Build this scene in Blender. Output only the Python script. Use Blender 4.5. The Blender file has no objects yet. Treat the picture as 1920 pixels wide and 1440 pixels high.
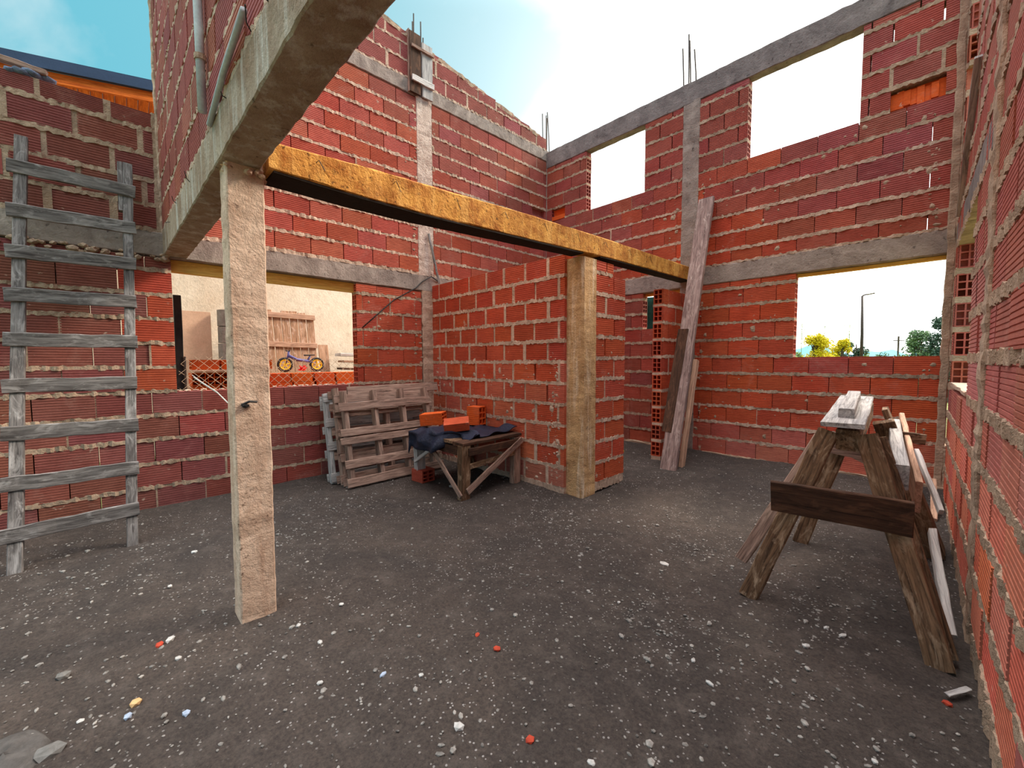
import bpy, bmesh, math, random
from mathutils import Vector, Matrix
R_ = random.Random(7)
SC = bpy.context.scene
COL = SC.collection
PI = math.pi

def srgb(r, g, b):
    f = lambda c: (c/255/12.92) if c/255 <= .04045 else ((c/255+.055)/1.055)**2.4
    return (f(r), f(g), f(b), 1.0)

# ------------------------------------------------------------------ camera
FPX, YAW, PITCH, ROLL = 769.52, .8089, -.0565, -.0032
CAMLOC = Vector((0, 0, 1.25))
_f = Vector((-math.sin(YAW)*math.cos(PITCH), math.cos(YAW)*math.cos(PITCH), math.sin(PITCH)))
_r = Vector((math.cos(YAW), math.sin(YAW), 0)); _u = _r.cross(_f)
_rr = math.cos(ROLL)*_r + math.sin(ROLL)*_u; _uu = -math.sin(ROLL)*_r + math.cos(ROLL)*_u
cd = bpy.data.cameras.new('camera'); cam = bpy.data.objects.new('camera', cd); COL.objects.link(cam)
cd.sensor_fit = 'HORIZONTAL'; cd.sensor_width = 36; cd.lens = FPX*36/1920; cd.clip_start = .02; cd.clip_end = 900
M = Matrix(((_rr.x, _uu.x, -_f.x), (_rr.y, _uu.y, -_f.y), (_rr.z, _uu.z, -_f.z))).to_4x4()
M.translation = CAMLOC; cam.matrix_world = M
SC.camera = cam

# ------------------------------------------------------------------ sky, light, exposure
SC.view_settings.view_transform = 'Standard'; SC.view_settings.look = 'None'
SC.view_settings.gamma = 1; SC.view_settings.use_curve_mapping = False
SC.view_settings.exposure = 0.0
SUN_AZ, SUN_EL = .20, math.radians(15)     # azimuth from +y towards -x
SUN = Vector((-math.sin(SUN_AZ)*math.cos(SUN_EL), math.cos(SUN_AZ)*math.cos(SUN_EL), math.sin(SUN_EL)))
W = bpy.data.worlds.new('sky'); SC.world = W; W.use_nodes = True
nt = W.node_tree; nt.nodes.clear()
def N(t, ty, **kw):
    n = t.nodes.new(ty)
    for k, v in kw.items(): setattr(n, k, v)
    return n
def mth(t, op, a, b=None, clamp=False):
    n = t.nodes.new('ShaderNodeMath'); n.operation = op; n.use_clamp = clamp
    for i, x in enumerate((a, b)):
        if x is None: continue
        if isinstance(x, (int, float)): n.inputs[i].default_value = x
        else: t.links.new(x, n.inputs[i])
    return n.outputs[0]
def mixc(t, fac, a, b, mode='MIX'):
    n = t.nodes.new('ShaderNodeMix'); n.data_type = 'RGBA'; n.blend_type = mode
    for s, x in ((n.inputs['Factor'], fac), (n.inputs['A'], a), (n.inputs['B'], b)):
        if s.type == 'RGBA' or s.name != 'Factor':
            pass
    ins = [i for i in n.inputs if i.enabled]
    for s, x in zip(ins, (fac, a, b)):
        if isinstance(x, (int, float)): s.default_value = x
        elif isinstance(x, tuple): s.default_value = x
        else: t.links.new(x, s)
    return [o for o in n.outputs if o.enabled][0]
tc = N(nt, 'ShaderNodeTexCoord'); vec = tc.outputs['Generated']
nz = N(nt, 'ShaderNodeTexNoise'); nz.inputs['Scale'].default_value = 3.2; nz.inputs['Detail'].default_value = 7; nz.inputs['Distortion'].default_value = .6
nt.links.new(vec, nz.inputs['Vector'])
cl = N(nt, 'ShaderNodeMapRange'); cl.inputs[1].default_value = .46; cl.inputs[2].default_value = .70
nt.links.new(nz.outputs[0], cl.inputs[0])
dt = N(nt, 'ShaderNodeVectorMath', operation='DOT_PRODUCT'); nt.links.new(vec, dt.inputs[0]); dt.inputs[1].default_value = SUN
dp = mth(nt, 'MAXIMUM', dt.outputs['Value'], 0.0)
g1 = mth(nt, 'POWER', dp, 3.2); g2 = mth(nt, 'POWER', dp, 14.0)
sx = N(nt, 'ShaderNodeSeparateXYZ'); nt.links.new(vec, sx.inputs[0])
hi = N(nt, 'ShaderNodeMapRange', interpolation_type='SMOOTHSTEP'); hi.inputs[1].default_value = .62; hi.inputs[2].default_value = .90
nt.links.new(sx.outputs['Z'], hi.inputs[0])
base = mixc(nt, cl.outputs[0], (.17, .58, .72, 1), (.85, .96, .98, 1))
VEIL = (1.0, .965, .92, 1)
c1 = mixc(nt, mth(nt, 'MULTIPLY', g1, 1.0, True), base, VEIL)
c1 = mixc(nt, hi.outputs[0], c1, VEIL)
bg = N(nt, 'ShaderNodeBackground'); nt.links.new(c1, bg.inputs[0])
stg = mth(nt, 'ADD', mth(nt, 'ADD', 1.0, mth(nt, 'MULTIPLY', hi.outputs[0], 4.6)), mth(nt, 'ADD', mth(nt, 'MULTIPLY', g1, .35), mth(nt, 'MULTIPLY', g2, 3.2)))
nt.links.new(stg, bg.inputs[1])
wo = N(nt, 'ShaderNodeOutputWorld'); nt.links.new(bg.outputs[0], wo.inputs[0])
# veiled low sun behind the far wall
sl = bpy.data.lights.new('sun', 'SUN'); sl.energy = 5.0; sl.angle = math.radians(14); sl.color = (1, .87, .70)
so = bpy.data.objects.new('sun', sl); COL.objects.link(so)
so.rotation_euler = (-Vector((.30, .72, .62))).to_track_quat('-Z', 'Y').to_euler(); so.location = (4, 12, 12)

# ------------------------------------------------------------------ materials
MATS = {}
def newmat(name):
    m = bpy.data.materials.new(name); m.use_nodes = True; t = m.node_tree
    b = t.nodes['Principled BSDF']; MATS[name] = m
    b.inputs['Specular IOR Level'].default_value = .25
    return m, t, b
def noise(t, vec, scale, detail=5, rough=.6, dist=0.):
    n = t.nodes.new('ShaderNodeTexNoise'); n.inputs['Scale'].default_value = scale; n.inputs['Detail'].default_value = detail
    n.inputs['Roughness'].default_value = rough; n.inputs['Distortion'].default_value = dist
    if vec is not None: t.links.new(vec, n.inputs['Vector'])
    return n.outputs[0]
def ramp(t, fac, a, b):
    n = t.nodes.new('ShaderNodeMapRange'); n.inputs[1].default_value = a; n.inputs[2].default_value = b
    t.links.new(fac, n.inputs[0]); return n.outputs[0]
def bump(t, b, h, strength=.5, dist=.01):
    n = t.nodes.new('ShaderNodeBump'); n.inputs['Strength'].default_value = strength; n.inputs['Distance'].default_value = dist
    t.links.new(h, n.inputs['Height']); t.links.new(n.outputs[0], b.inputs['Normal'])
def gpos(t):
    return t.nodes.new('ShaderNodeNewGeometry').outputs['Position']
def scalev(t, v, s):
    n = t.nodes.new('ShaderNodeVectorMath'); n.operation = 'MULTIPLY'; t.links.new(v, n.inputs[0]); n.inputs[1].default_value = s
    return n.outputs[0]

def brick_mat():
    m, t, b = newmat('brick')
    oi = t.nodes.new('ShaderNodeObjectInfo'); p = gpos(t)
    n1 = noise(t, p, 4.5, 6, .65, .5); n2 = noise(t, p, 60, 4, .75); n3 = noise(t, scalev(t, p, (9, 9, 90)), 1.0, 4, .7)
    c = mixc(t, ramp(t, n1, .35, .7), oi.outputs['Color'], (.80, .72, .72, 1), 'MULTIPLY')
    c = mixc(t, mth(t, 'MULTIPLY', ramp(t, n3, .42, .72), .55), c, (.62, .50, .48, 1), 'MULTIPLY')
    c = mixc(t, mth(t, 'MULTIPLY', ramp(t, n2, .45, .8), .40), c, (.50, .42, .40, 1), 'MULTIPLY')
    ef = mth(t, 'MULTIPLY', ramp(t, noise(t, p, 2.3, 8, .72, .8), .55, .78), ramp(t, n2, .36, .66))
    c = mixc(t, mth(t, 'MULTIPLY', ef, .55), c, srgb(216, 170, 156))
    sp = ramp(t, noise(t, p, 17, 3, .55, .4), .69, .74)
    c = mixc(t, mth(t, 'MULTIPLY', sp, .7), c, srgb(196, 172, 156))
    t.links.new(c, b.inputs['Base Color']); b.inputs['Roughness'].default_value = .8
    bump(t, b, mth(t, 'ADD', n2, n3), .35, .004)
brick_mat()
def simple(name, c1, c2, scale=6, rough=.85, bumpd=.006, spots=None, fine=60, lo=.35, hi=.7, stain=None):
    m, t, b = newmat(name); p = gpos(t)
    n1 = noise(t, p, scale, 7, .65, .6); n2 = noise(t, p, fine, 4, .7)
    c = mixc(t, ramp(t, n1, lo, hi), c1, c2)
    c = mixc(t, mth(t, 'MULTIPLY', ramp(t, n2, .4, .8), .35), c, (.45, .43, .42, 1), 'MULTIPLY')
    if spots:
        n3 = noise(t, p, spots[1], 3, .6); c = mixc(t, mth(t, 'MULTIPLY', ramp(t, n3, spots[2], spots[2]+.1), .8), c, spots[0])
    if stain:
        n4 = noise(t, scalev(t, p, (9, 9, .8)), 1.6, 5, .7); c = mixc(t, mth(t, 'MULTIPLY', ramp(t, n4, .5, .72), .75), c, stain)
    t.links.new(c, b.inputs['Base Color']); b.inputs['Roughness'].default_value = rough
    n5 = noise(t, p, fine*.33, 5, .7); c = mixc(t, mth(t, 'MULTIPLY', ramp(t, n5, .5, .75), .35*(bumpd > .003)), c, (.42, .38, .36, 1), 'MULTIPLY'); t.links.new(c, b.inputs['Base Color'])
    h = mth(t, 'ADD', n2, mth(t, 'ADD', mth(t, 'MULTIPLY', n1, 1.5), mth(t, 'MULTIPLY', n5, 1.3))); bump(t, b, h, .8, bumpd)
    return m
simple('mortar', srgb(196, 170, 148), srgb(146, 124, 106), 7, .95, .012, fine=45)
simple('mortar_pale', srgb(218, 190, 170), srgb(166, 140, 122), 7, .95, .012, fine=45)
simple('concrete_grey', srgb(172, 158, 150), srgb(126, 112, 106), 5, .9, .006, (srgb(70, 60, 56), 22, .64))
simple('concrete_ochre', srgb(236, 176, 88), srgb(178, 112, 46), 9, .9, .010, (srgb(70, 46, 26), 34, .60), lo=.36, hi=.62, stain=srgb(240, 190, 110))
simple('soffit_shade', srgb(40, 30, 24), srgb(28, 21, 18), 6, .9, .004)  # near-black tone standing in for shade under the ochre beam
simple('concrete_pink', srgb(232, 204, 182), srgb(188, 156, 134), 7, .9, .007, (srgb(104, 78, 64), 34, .63), stain=srgb(190, 152, 128))
simple('concrete_wash', srgb(222, 182, 134), srgb(164, 124, 84), 5, .9, .012, (srgb(100, 74, 54), 24, .67), stain=srgb(248, 234, 214))
simple('concrete_flake', srgb(226, 206, 194), srgb(176, 150, 138), 9, .9, .012, (srgb(120, 96, 86), 24, .62), stain=srgb(238, 226, 218))
simple('concrete_brown', srgb(180, 162, 144), srgb(138, 110, 88), 4, .9, .006, (srgb(84, 64, 50), 24, .63), stain=srgb(214, 212, 208))
simple('concrete_dark', srgb(150, 140, 138), srgb(104, 95, 95), 5, .9, .006, (srgb(60, 54, 52), 22, .64))
simple('plaster', srgb(250, 236, 218), srgb(228, 206, 182), 1.4, .95, .006, fine=30, stain=None)
simple('plywood', srgb(226, 192, 166), srgb(206, 168, 142), 3, .8, .002)
simple('metal_dark', srgb(52, 50, 50), srgb(34, 33, 34), 12, .6, .001)
simple('rebar', srgb(84, 70, 64), srgb(62, 52, 48), 12, .6, .001)
simple('tarp', srgb(46, 54, 78), srgb(26, 30, 46), 9, .42, .012)
simple('conduit', srgb(206, 214, 220), srgb(176, 186, 194), 9, .6, .002)
simple('roof_blue', srgb(46, 66, 98), srgb(38, 56, 84), 3, .5, .001)
simple('cloth_teal', srgb(40, 110, 112), srgb(24, 76, 84), 14, .8, .004)
simple('plastic_red', srgb(222, 28, 32), srgb(200, 20, 26), 3, .4, .001)
simple('plastic_yellow', srgb(244, 220, 60), srgb(228, 200, 44), 3, .4, .001)
simple('rubber', srgb(58, 56, 54), srgb(44, 42, 42), 8, .7, .001)
simple('paint_violet', srgb(112, 112, 172), srgb(92, 92, 152), 4, .4, .001)
simple('steel', srgb(215, 212, 205), srgb(186, 182, 176), 12, .45, .001)
simple('wire_rust', srgb(232, 206, 176), srgb(200, 168, 138), 12, .6, .001)
simple('bag_blue', srgb(128, 144, 170), srgb(96, 112, 140), 9, .7, .01)
simple('stone_pale', srgb(208, 206, 204), srgb(168, 166, 164), 30, .8, .001)
simple('stone_grey', srgb(128, 126, 124), srgb(98, 96, 94), 30, .85, .001)
simple('stone_dark', srgb(98, 94, 92), srgb(74, 71, 70), 20, .9, .004)
simple('stone_blue', srgb(176, 190, 212), srgb(150, 164, 188), 30, .8, .001)
simple('stone_tan', srgb(220, 182, 132), srgb(190, 150, 104), 30, .85, .001)
simple('shard_red', srgb(190, 74, 52), srgb(160, 58, 42), 30, .85, .001)
simple('gravel', srgb(170, 165, 160), srgb(70, 67, 65), 22, .9, .001)
simple('bark', srgb(108, 94, 82), srgb(74, 62, 54), 8, .95, .01)
simple('leaf_yellow', srgb(238, 214, 28), srgb(206, 190, 50), 3, .7, .001, lo=.3, hi=.8)
simple('leaf_green', srgb(124, 150, 96), srgb(84, 112, 84), 1.2, .7, .001)
simple('leaf_dark', srgb(72, 96, 78), srgb(50, 72, 62), 1.2, .7, .001)
simple('leaf_light', srgb(176, 186, 110), srgb(130, 150, 84), 1.2, .7, .001)
simple('hill', srgb(126, 184, 204), srgb(106, 164, 188), .004, .95, .001)  # distance haze is put into the hill colour
simple('field', srgb(150, 152, 96), srgb(110, 116, 76), .3, .95, .02)
def wood(name, c1, c2, dark, rough=.85, wash=None):
    m, t, b = newmat(name)
    a = t.nodes.new('ShaderNodeAttribute'); a.attribute_name = 'grain'; g = a.outputs['Vector']
    st = scalev(t, g, (2.2, 34, 34))
    n1 = noise(t, st, 1.0, 8, .75, 2.0); n2 = noise(t, scalev(t, g, (1.4, 9, 9)), 1.5, 5, .6, 1.5)
    c = mixc(t, ramp(t, n2, .32, .68), c1, c2)
    c = mixc(t, mth(t, 'MULTIPLY', ramp(t, n1, .44, .66), .9), c, dark)
    if wash:
        n3 = noise(t, scalev(t, g, (5, 14, 14)), 1.3, 4, .7, .8); c = mixc(t, mth(t, 'MULTIPLY', ramp(t, n3, .52, .7), .7), c, wash)
    t.links.new(c, b.inputs['Base Color']); b.inputs['Roughness'].default_value = rough
    bump(t, b, n1, .7, .006)
wood('wood_grey', srgb(150, 145, 144), srgb(92, 86, 86), srgb(40, 35, 35), wash=srgb(184, 180, 180))
wood('wood_greybrown', srgb(196, 164, 148), srgb(144, 114, 102), srgb(66, 50, 44))
wood('wood_silver', srgb(210, 206, 204), srgb(172, 168, 168), srgb(96, 92, 94))
wood('wood_brown', srgb(158, 124, 96), srgb(100, 74, 54), srgb(40, 28, 22), wash=srgb(206, 178, 150))
wood('wood_dark', srgb(98, 68, 52), srgb(66, 46, 36), srgb(34, 24, 20), wash=srgb(120, 84, 64))
wood('wood_pale', srgb(226, 184, 158), srgb(196, 156, 132), srgb(132, 96, 78))
wood('wood_speck', srgb(178, 152, 146), srgb(138, 114, 110), srgb(78, 60, 58), wash=srgb(204, 184, 176))
wood('wood_orange', srgb(236, 128, 52), srgb(206, 98, 34), srgb(150, 66, 22))
wood('wood_yellow', srgb(252, 214, 124), srgb(240, 190, 96), srgb(204, 148, 66))
wood('wood_gate', srgb(206, 164, 134), srgb(172, 132, 104), srgb(110, 80, 62), wash=srgb(226, 200, 186))
wood('wood_white', srgb(240, 234, 230), srgb(214, 208, 206), srgb(150, 146, 146))

def ground_mat():
    m, t, b = newmat('ground'); p = gpos(t)
    n1 = noise(t, p, 1.1, 8, .7, .8); n2 = noise(t, p, 70, 4, .75); n3 = noise(t, p, 9, 6, .7)
    c = mixc(t, ramp(t, n1, .32, .68), srgb(66, 60, 58), srgb(90, 79, 73))
    c = mixc(t, mth(t, 'MULTIPLY', ramp(t, n2, .35, .75), .85), c, srgb(36, 33, 33))
    c = mixc(t, mth(t, 'MULTIPLY', ramp(t, n3, .5, .8), .35), c, srgb(126, 116, 110))
    v = t.nodes.new('ShaderNodeTexVoronoi'); v.inputs['Scale'].default_value = 85; t.links.new(p, v.inputs['Vector'])
    sep = t.nodes.new('ShaderNodeSeparateColor'); t.links.new(v.outputs['Color'], sep.inputs[0])
    cell = mth(t, 'MULTIPLY', mth(t, 'LESS_THAN', v.outputs['Distance'], .34), mth(t, 'GREATER_THAN', sep.outputs[0], .9))
    cell = mth(t, 'MULTIPLY', cell, ramp(t, noise(t, p, 2.2, 3, .6), .42, .6))
    c = mixc(t, mth(t, 'MULTIPLY', cell, .75), c, srgb(178, 174, 172))
    t.links.new(c, b.inputs['Base Color']); b.inputs['Roughness'].default_value = .92
    bump(t, b, mth(t, 'ADD', n2, mth(t, 'MULTIPLY', n3, 1.5)), .8, .015)
ground_mat()

# ------------------------------------------------------------------ mesh helpers
class MB:
    def __init__(s): s.v = []; s.f = []; s.g = []
    def add(s, vs, fs, gs=None):
        o = len(s.v); s.v += [tuple(x) for x in vs]; s.f += [tuple(i+o for i in f) for f in fs]
        s.g += [tuple(x) for x in (gs or vs)]
        return s
    def box(s, c, size, rot=None):
        c = Vector(c); h = Vector(size)/2; rot = rot or Matrix.Identity(3)
        off = Vector((R_.uniform(0, 50), R_.uniform(0, 50), R_.uniform(0, 50))); order = sorted(range(3), key=lambda i: -h[i])
        vs, gs = [], []
        for sx in (-1, 1):
            for sy in (-1, 1):
                for sz in (-1, 1):
                    l = Vector((sx*h.x, sy*h.y, sz*h.z)); vs.append(c+rot@l); gs.append(Vector([l[i] for i in order])+off)
        return s.add(vs, [(0,1,3,2),(4,6,7,5),(0,4,5,1),(2,3,7,6),(0,2,6,4),(1,5,7,3)], gs)
    def board(s, p0, p1, w, h, up=(0,0,1), seg=6, jit=.0015, ch=.004, taper=None):
        """board from p0 to p1 (axis), w across, h along up; chamfered, slightly uneven"""
        p0 = Vector(p0); p1 = Vector(p1); d = (p1-p0); L = d.length; d.normalize()
        up = Vector(up); up = (up-d*up.dot(d)).normalized(); side = d.cross(up)
        ch = min(ch, w*.25, h*.25); off = Vector((R_.uniform(0, 50), R_.uniform(0, 50), R_.uniform(0, 50)))
        a, b = w/2, h/2
        prof = [(-a+ch,-b),(a-ch,-b),(a,-b+ch),(a,b-ch),(a-ch,b),(-a+ch,b),(-a,b-ch),(-a,-b+ch)]
        vs, gs, fs = [], [], []
        for i in range(seg+1):
            t = i/seg; k = 1 if taper is None else 1+(taper-1)*t
            jx = R_.uniform(-jit, jit); jy = R_.uniform(-jit, jit)
            for (x, y) in prof:
                x2 = x*k+jx+R_.uniform(-jit, jit)*.6; y2 = y*k+jy+R_.uniform(-jit, jit)*.6
                e = R_.uniform(-jit, jit)*1.5 if i in (0, seg) else 0
                vs.append(p0+d*(L*t+e)+side*x2+up*y2); gs.append(Vector((L*t, x, y))+off)
        for i in range(seg):
            for j in range(8):
                q = (j+1) % 8; fs.append((i*8+j, i*8+q, (i+1)*8+q, (i+1)*8+j))
        fs.append(tuple(range(7, -1, -1))); fs.append(tuple(seg*8+j for j in range(8)))
        return s.add(vs, fs, gs)
    def loft(s, secs, jit=.003, ch=.008, sub=8):
        """secs: (y, z0, z1, x0, x1) cross sections along y"""
        rings = []
        for a, b in zip(secs[:-1], secs[1:]):
            for i in range(sub):
                t = i/sub; rings.append(tuple(a[k]*(1-t)+b[k]*t for k in range(5)))
        rings.append(secs[-1]); vs, fs = [], []
        for (y, z0, z1, x0, x1) in rings:
            for x, z in ((x0+ch, z0), (x1-ch, z0), (x1, z0+ch), (x1, z1-ch), (x1-ch, z1), (x0+ch, z1), (x0, z1-ch), (x0, z0+ch)):
                vs.append((x+R_.uniform(-jit, jit), y, z+R_.uniform(-jit, jit)))
        n = len(rings)
        for i in range(n-1):
            for j in range(8): q = (j+1) % 8; fs.append((i*8+j, i*8+q, (i+1)*8+q, (i+1)*8+j))
        fs.append(tuple(range(7, -1, -1))); fs.append(tuple((n-1)*8+j for j in range(8)))
        return s.add(vs, fs)
    def tube(s, pts, r, n=8, closed=False):
        pts = [Vector(p) for p in pts]; vs, fs = [], []; m = len(pts)
        for i, p in enumerate(pts):
            if closed: d = pts[(i+1) % m]-pts[i-1]
            else: d = pts[min(i+1, m-1)]-pts[max(i-1, 0)]
            d.normalize(); ref = Vector((0,0,1)) if abs(d.z) < .9 else Vector((1,0,0))
            a = d.cross(ref).normalized(); b = d.cross(a)
            rr = r[i] if isinstance(r, (list, tuple)) else r
            for j in range(n): vs.append(p+(a*math.cos(2*PI*j/n)+b*math.sin(2*PI*j/n))*rr)
        for i in range(m if closed else m-1):
            for j in range(n):
                q = (j+1) % n; k = (i+1) % m; fs.append((i*n+j, i*n+q, k*n+q, k*n+j))
        if not closed: fs.append(tuple(range(n-1, -1, -1))); fs.append(tuple((m-1)*n+j for j in range(n)))
        return s.add(vs, fs)
    def prism(s, poly, p0, ux, uy, ext):
        """poly (2d) in plane p0+ux*x+uy*y extruded by vector ext"""
        p0 = Vector(p0); ux = Vector(ux); uy = Vector(uy); ext = Vector(ext); n = len(poly)
        vs = [p0+ux*x+uy*y for x, y in poly]+[p0+ux*x+uy*y+ext for x, y in poly]
        off = Vector((R_.uniform(0, 50), 0, 0)); gs = [Vector((x, y, 0))+off for x, y in poly]+[Vector((x, y, .03))+off for x, y in poly]
        fs = [tuple(range(n-1, -1, -1)), tuple(range(n, 2*n))]+[(i, (i+1) % n, (i+1) % n+n, i+n) for i in range(n)]
        return s.add(vs, fs, gs)
    def rock(s, c, r, flat=.6, seed=None):
        rr = random.Random(seed if seed is not None else R_.random()); bm = bmesh.new(); bmesh.ops.create_icosphere(bm, subdivisions=1, radius=1)
        ang = rr.uniform(0, PI); ca, sa = math.cos(ang), math.sin(ang); sx = rr.uniform(.8, 1.35); sy = rr.uniform(.65, 1)
        vs = []
        for v in bm.verts:
            k = rr.uniform(.82, 1.12); x = v.co.x*sx*k; y = v.co.y*sy*k
            vs.append((c[0]+r*(x*ca-y*sa), c[1]+r*(x*sa+y*ca), c[2]+r*flat*v.co.z*k))
        fs = [tuple(v.index for v in f.verts) for f in bm.faces]; bm.free()
        return s.add(vs, fs)

def mesh_from(mb, origin=(0,0,0), smooth=False):
    o = Vector(origin); me = bpy.data.meshes.new('m')
    me.from_pydata([tuple(Vector(v)-o) for v in mb.v], [], mb.f)
    at = me.attributes.new('grain', 'FLOAT_VECTOR', 'POINT')
    at.data.foreach_set('vector', [x for g in mb.g for x in g])
    me.validate(); me.update()
    if smooth: me.shade_smooth()
    return me
def rootloc(o):
    l = Vector((0, 0, 0))
    while o is not None: l += o.location; o = o.parent
    return l
def obj(name, mb, mat, parent=None, loc=None, smooth=False, color=None, kind=None, label=None, cat=None, group=None):
    """link one mesh; mb is in world coordinates"""
    base = rootloc(parent) if parent else Vector(loc or (0, 0, 0))
    me = mesh_from(mb, base, smooth); me.name = name
    o = bpy.data.objects.new(name, me); COL.objects.link(o); me.materials.append(MATS[mat])
    if parent: o.parent = parent
    else: o.location = base
    if color: o.color = color
    return tag(o, label, cat, group, kind)
def tag(o, label=None, cat=None, group=None, kind=None):
    for k, v in (('label', label), ('category', cat), ('group', group), ('kind', kind)):
        if v: o[k] = v
    return o
def thing(name, loc, label, cat, group=None):
    o = bpy.data.objects.new(name, None); COL.objects.link(o); o.location = loc; o.empty_display_size = .1
    return tag(o, label, cat, group)

def gz(x, y):
    """ground height"""
    t = min(1, max(0, (y-3.2)/1.9)); t = t*t*(3-2*t)
    return .112*t + .012*math.sin(1.7*x+.6)*math.sin(2.1*y+1.1) + .006*math.sin(5.3*x+1.3*y)

def proj(p):
    d = Vector(p)-CAMLOC; w = d.dot(_f)
    if w < .05: return None
    return (960+FPX*d.dot(_rr)/w, 720-FPX*d.dot(_uu)/w)

# ------------------------------------------------------------------ bricks and walls
BMESH = {}
def brick_mesh(l, h, d, hol):
    key = (round(l, 2), round(h, 3), round(d, 3), hol)
    if key in BMESH: return BMESH[key]
    l, h, d = key[0], key[1], key[2]
    prof = [(0, 0)]; ng = 9 if h > .1 else max(2, int(h/.02))
    for i in range(ng):
        zc = h*(i+.5)/ng; g = .0032
        prof += [(0, zc-g), (.0035, zc-g*.5), (.0035, zc+g*.5), (0, zc+g)]
    prof += [(0, h), (d, h), (d, 0)]
    n = len(prof); vs = [(0, y, z) for y, z in prof]+[(l, y, z) for y, z in prof]
    fs = [(i, i+n, (i+1) % n+n, (i+1) % n) for i in range(n)]
    for end in (0, 1):
        x = 0 if end == 0 else l; sg = 1 if end == 0 else -1
        if not hol: fs.append(tuple(range(n)) if end == 0 else tuple(range(2*n-1, n-1, -1))); continue
        nc, nr, w = 2, 3, .011
        ys = [.0036]; cw = (d-.0036-w*(nc+1))/nc
        for i in range(nc): ys += [ys[-1]+w, ys[-1]+w+cw]
        ys.append(d); zs = [0]; rh = (h-w*(nr+1))/nr
        for i in range(nr): zs += [zs[-1]+w, zs[-1]+w+rh]
        zs.append(h)
        for i in range(len(ys)-1):
            for j in range(len(zs)-1):
                o = len(vs); q = [(x, ys[i], zs[j]), (x, ys[i+1], zs[j]), (x, ys[i+1], zs[j+1]), (x, ys[i], zs[j+1])]
                if i % 2 == 1 and j % 2 == 1:
                    dp = min(.11, l*.45); vs += q+[(x+sg*dp, a, b) for _, a, b in q]
                    fs += [(o, o+1, o+5, o+4), (o+1, o+2, o+6, o+5), (o+2, o+3, o+7, o+6), (o+3, o, o+4, o+7), (o+4, o+5, o+6, o+7)]
                else:
                    vs += q; fs.append((o, o+1, o+2, o+3))
    me = bpy.data.meshes.new('brick'); me.from_pydata(vs, [], fs); me.update(); me.materials.append(MATS['brick'])
    bm = bmesh.new(); bm.from_mesh(me)
    if not hol: bmesh.ops.recalc_face_normals(bm, faces=bm.faces)
    bm.to_mesh(me); bm.free()
    BMESH[key] = me
    return me

def vary(c, r, amt=.10):
    k = 1+r.uniform(-amt, amt); return (c[0]*k, c[1]*k*(1+r.uniform(-.14, .14)), c[2]*k*(1+r.uniform(-.14, .14)), 1)
def lerp(a, b, t): return tuple(a[i]*(1-t)+b[i]*t for i in range(4))
DRY = srgb(204, 92, 58); RED = srgb(188, 88, 68); MAR = srgb(170, 96, 90); DKM = srgb(142, 84, 78); PALE = srgb(210, 132, 114); ORG = srgb(238, 108, 44)

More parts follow.
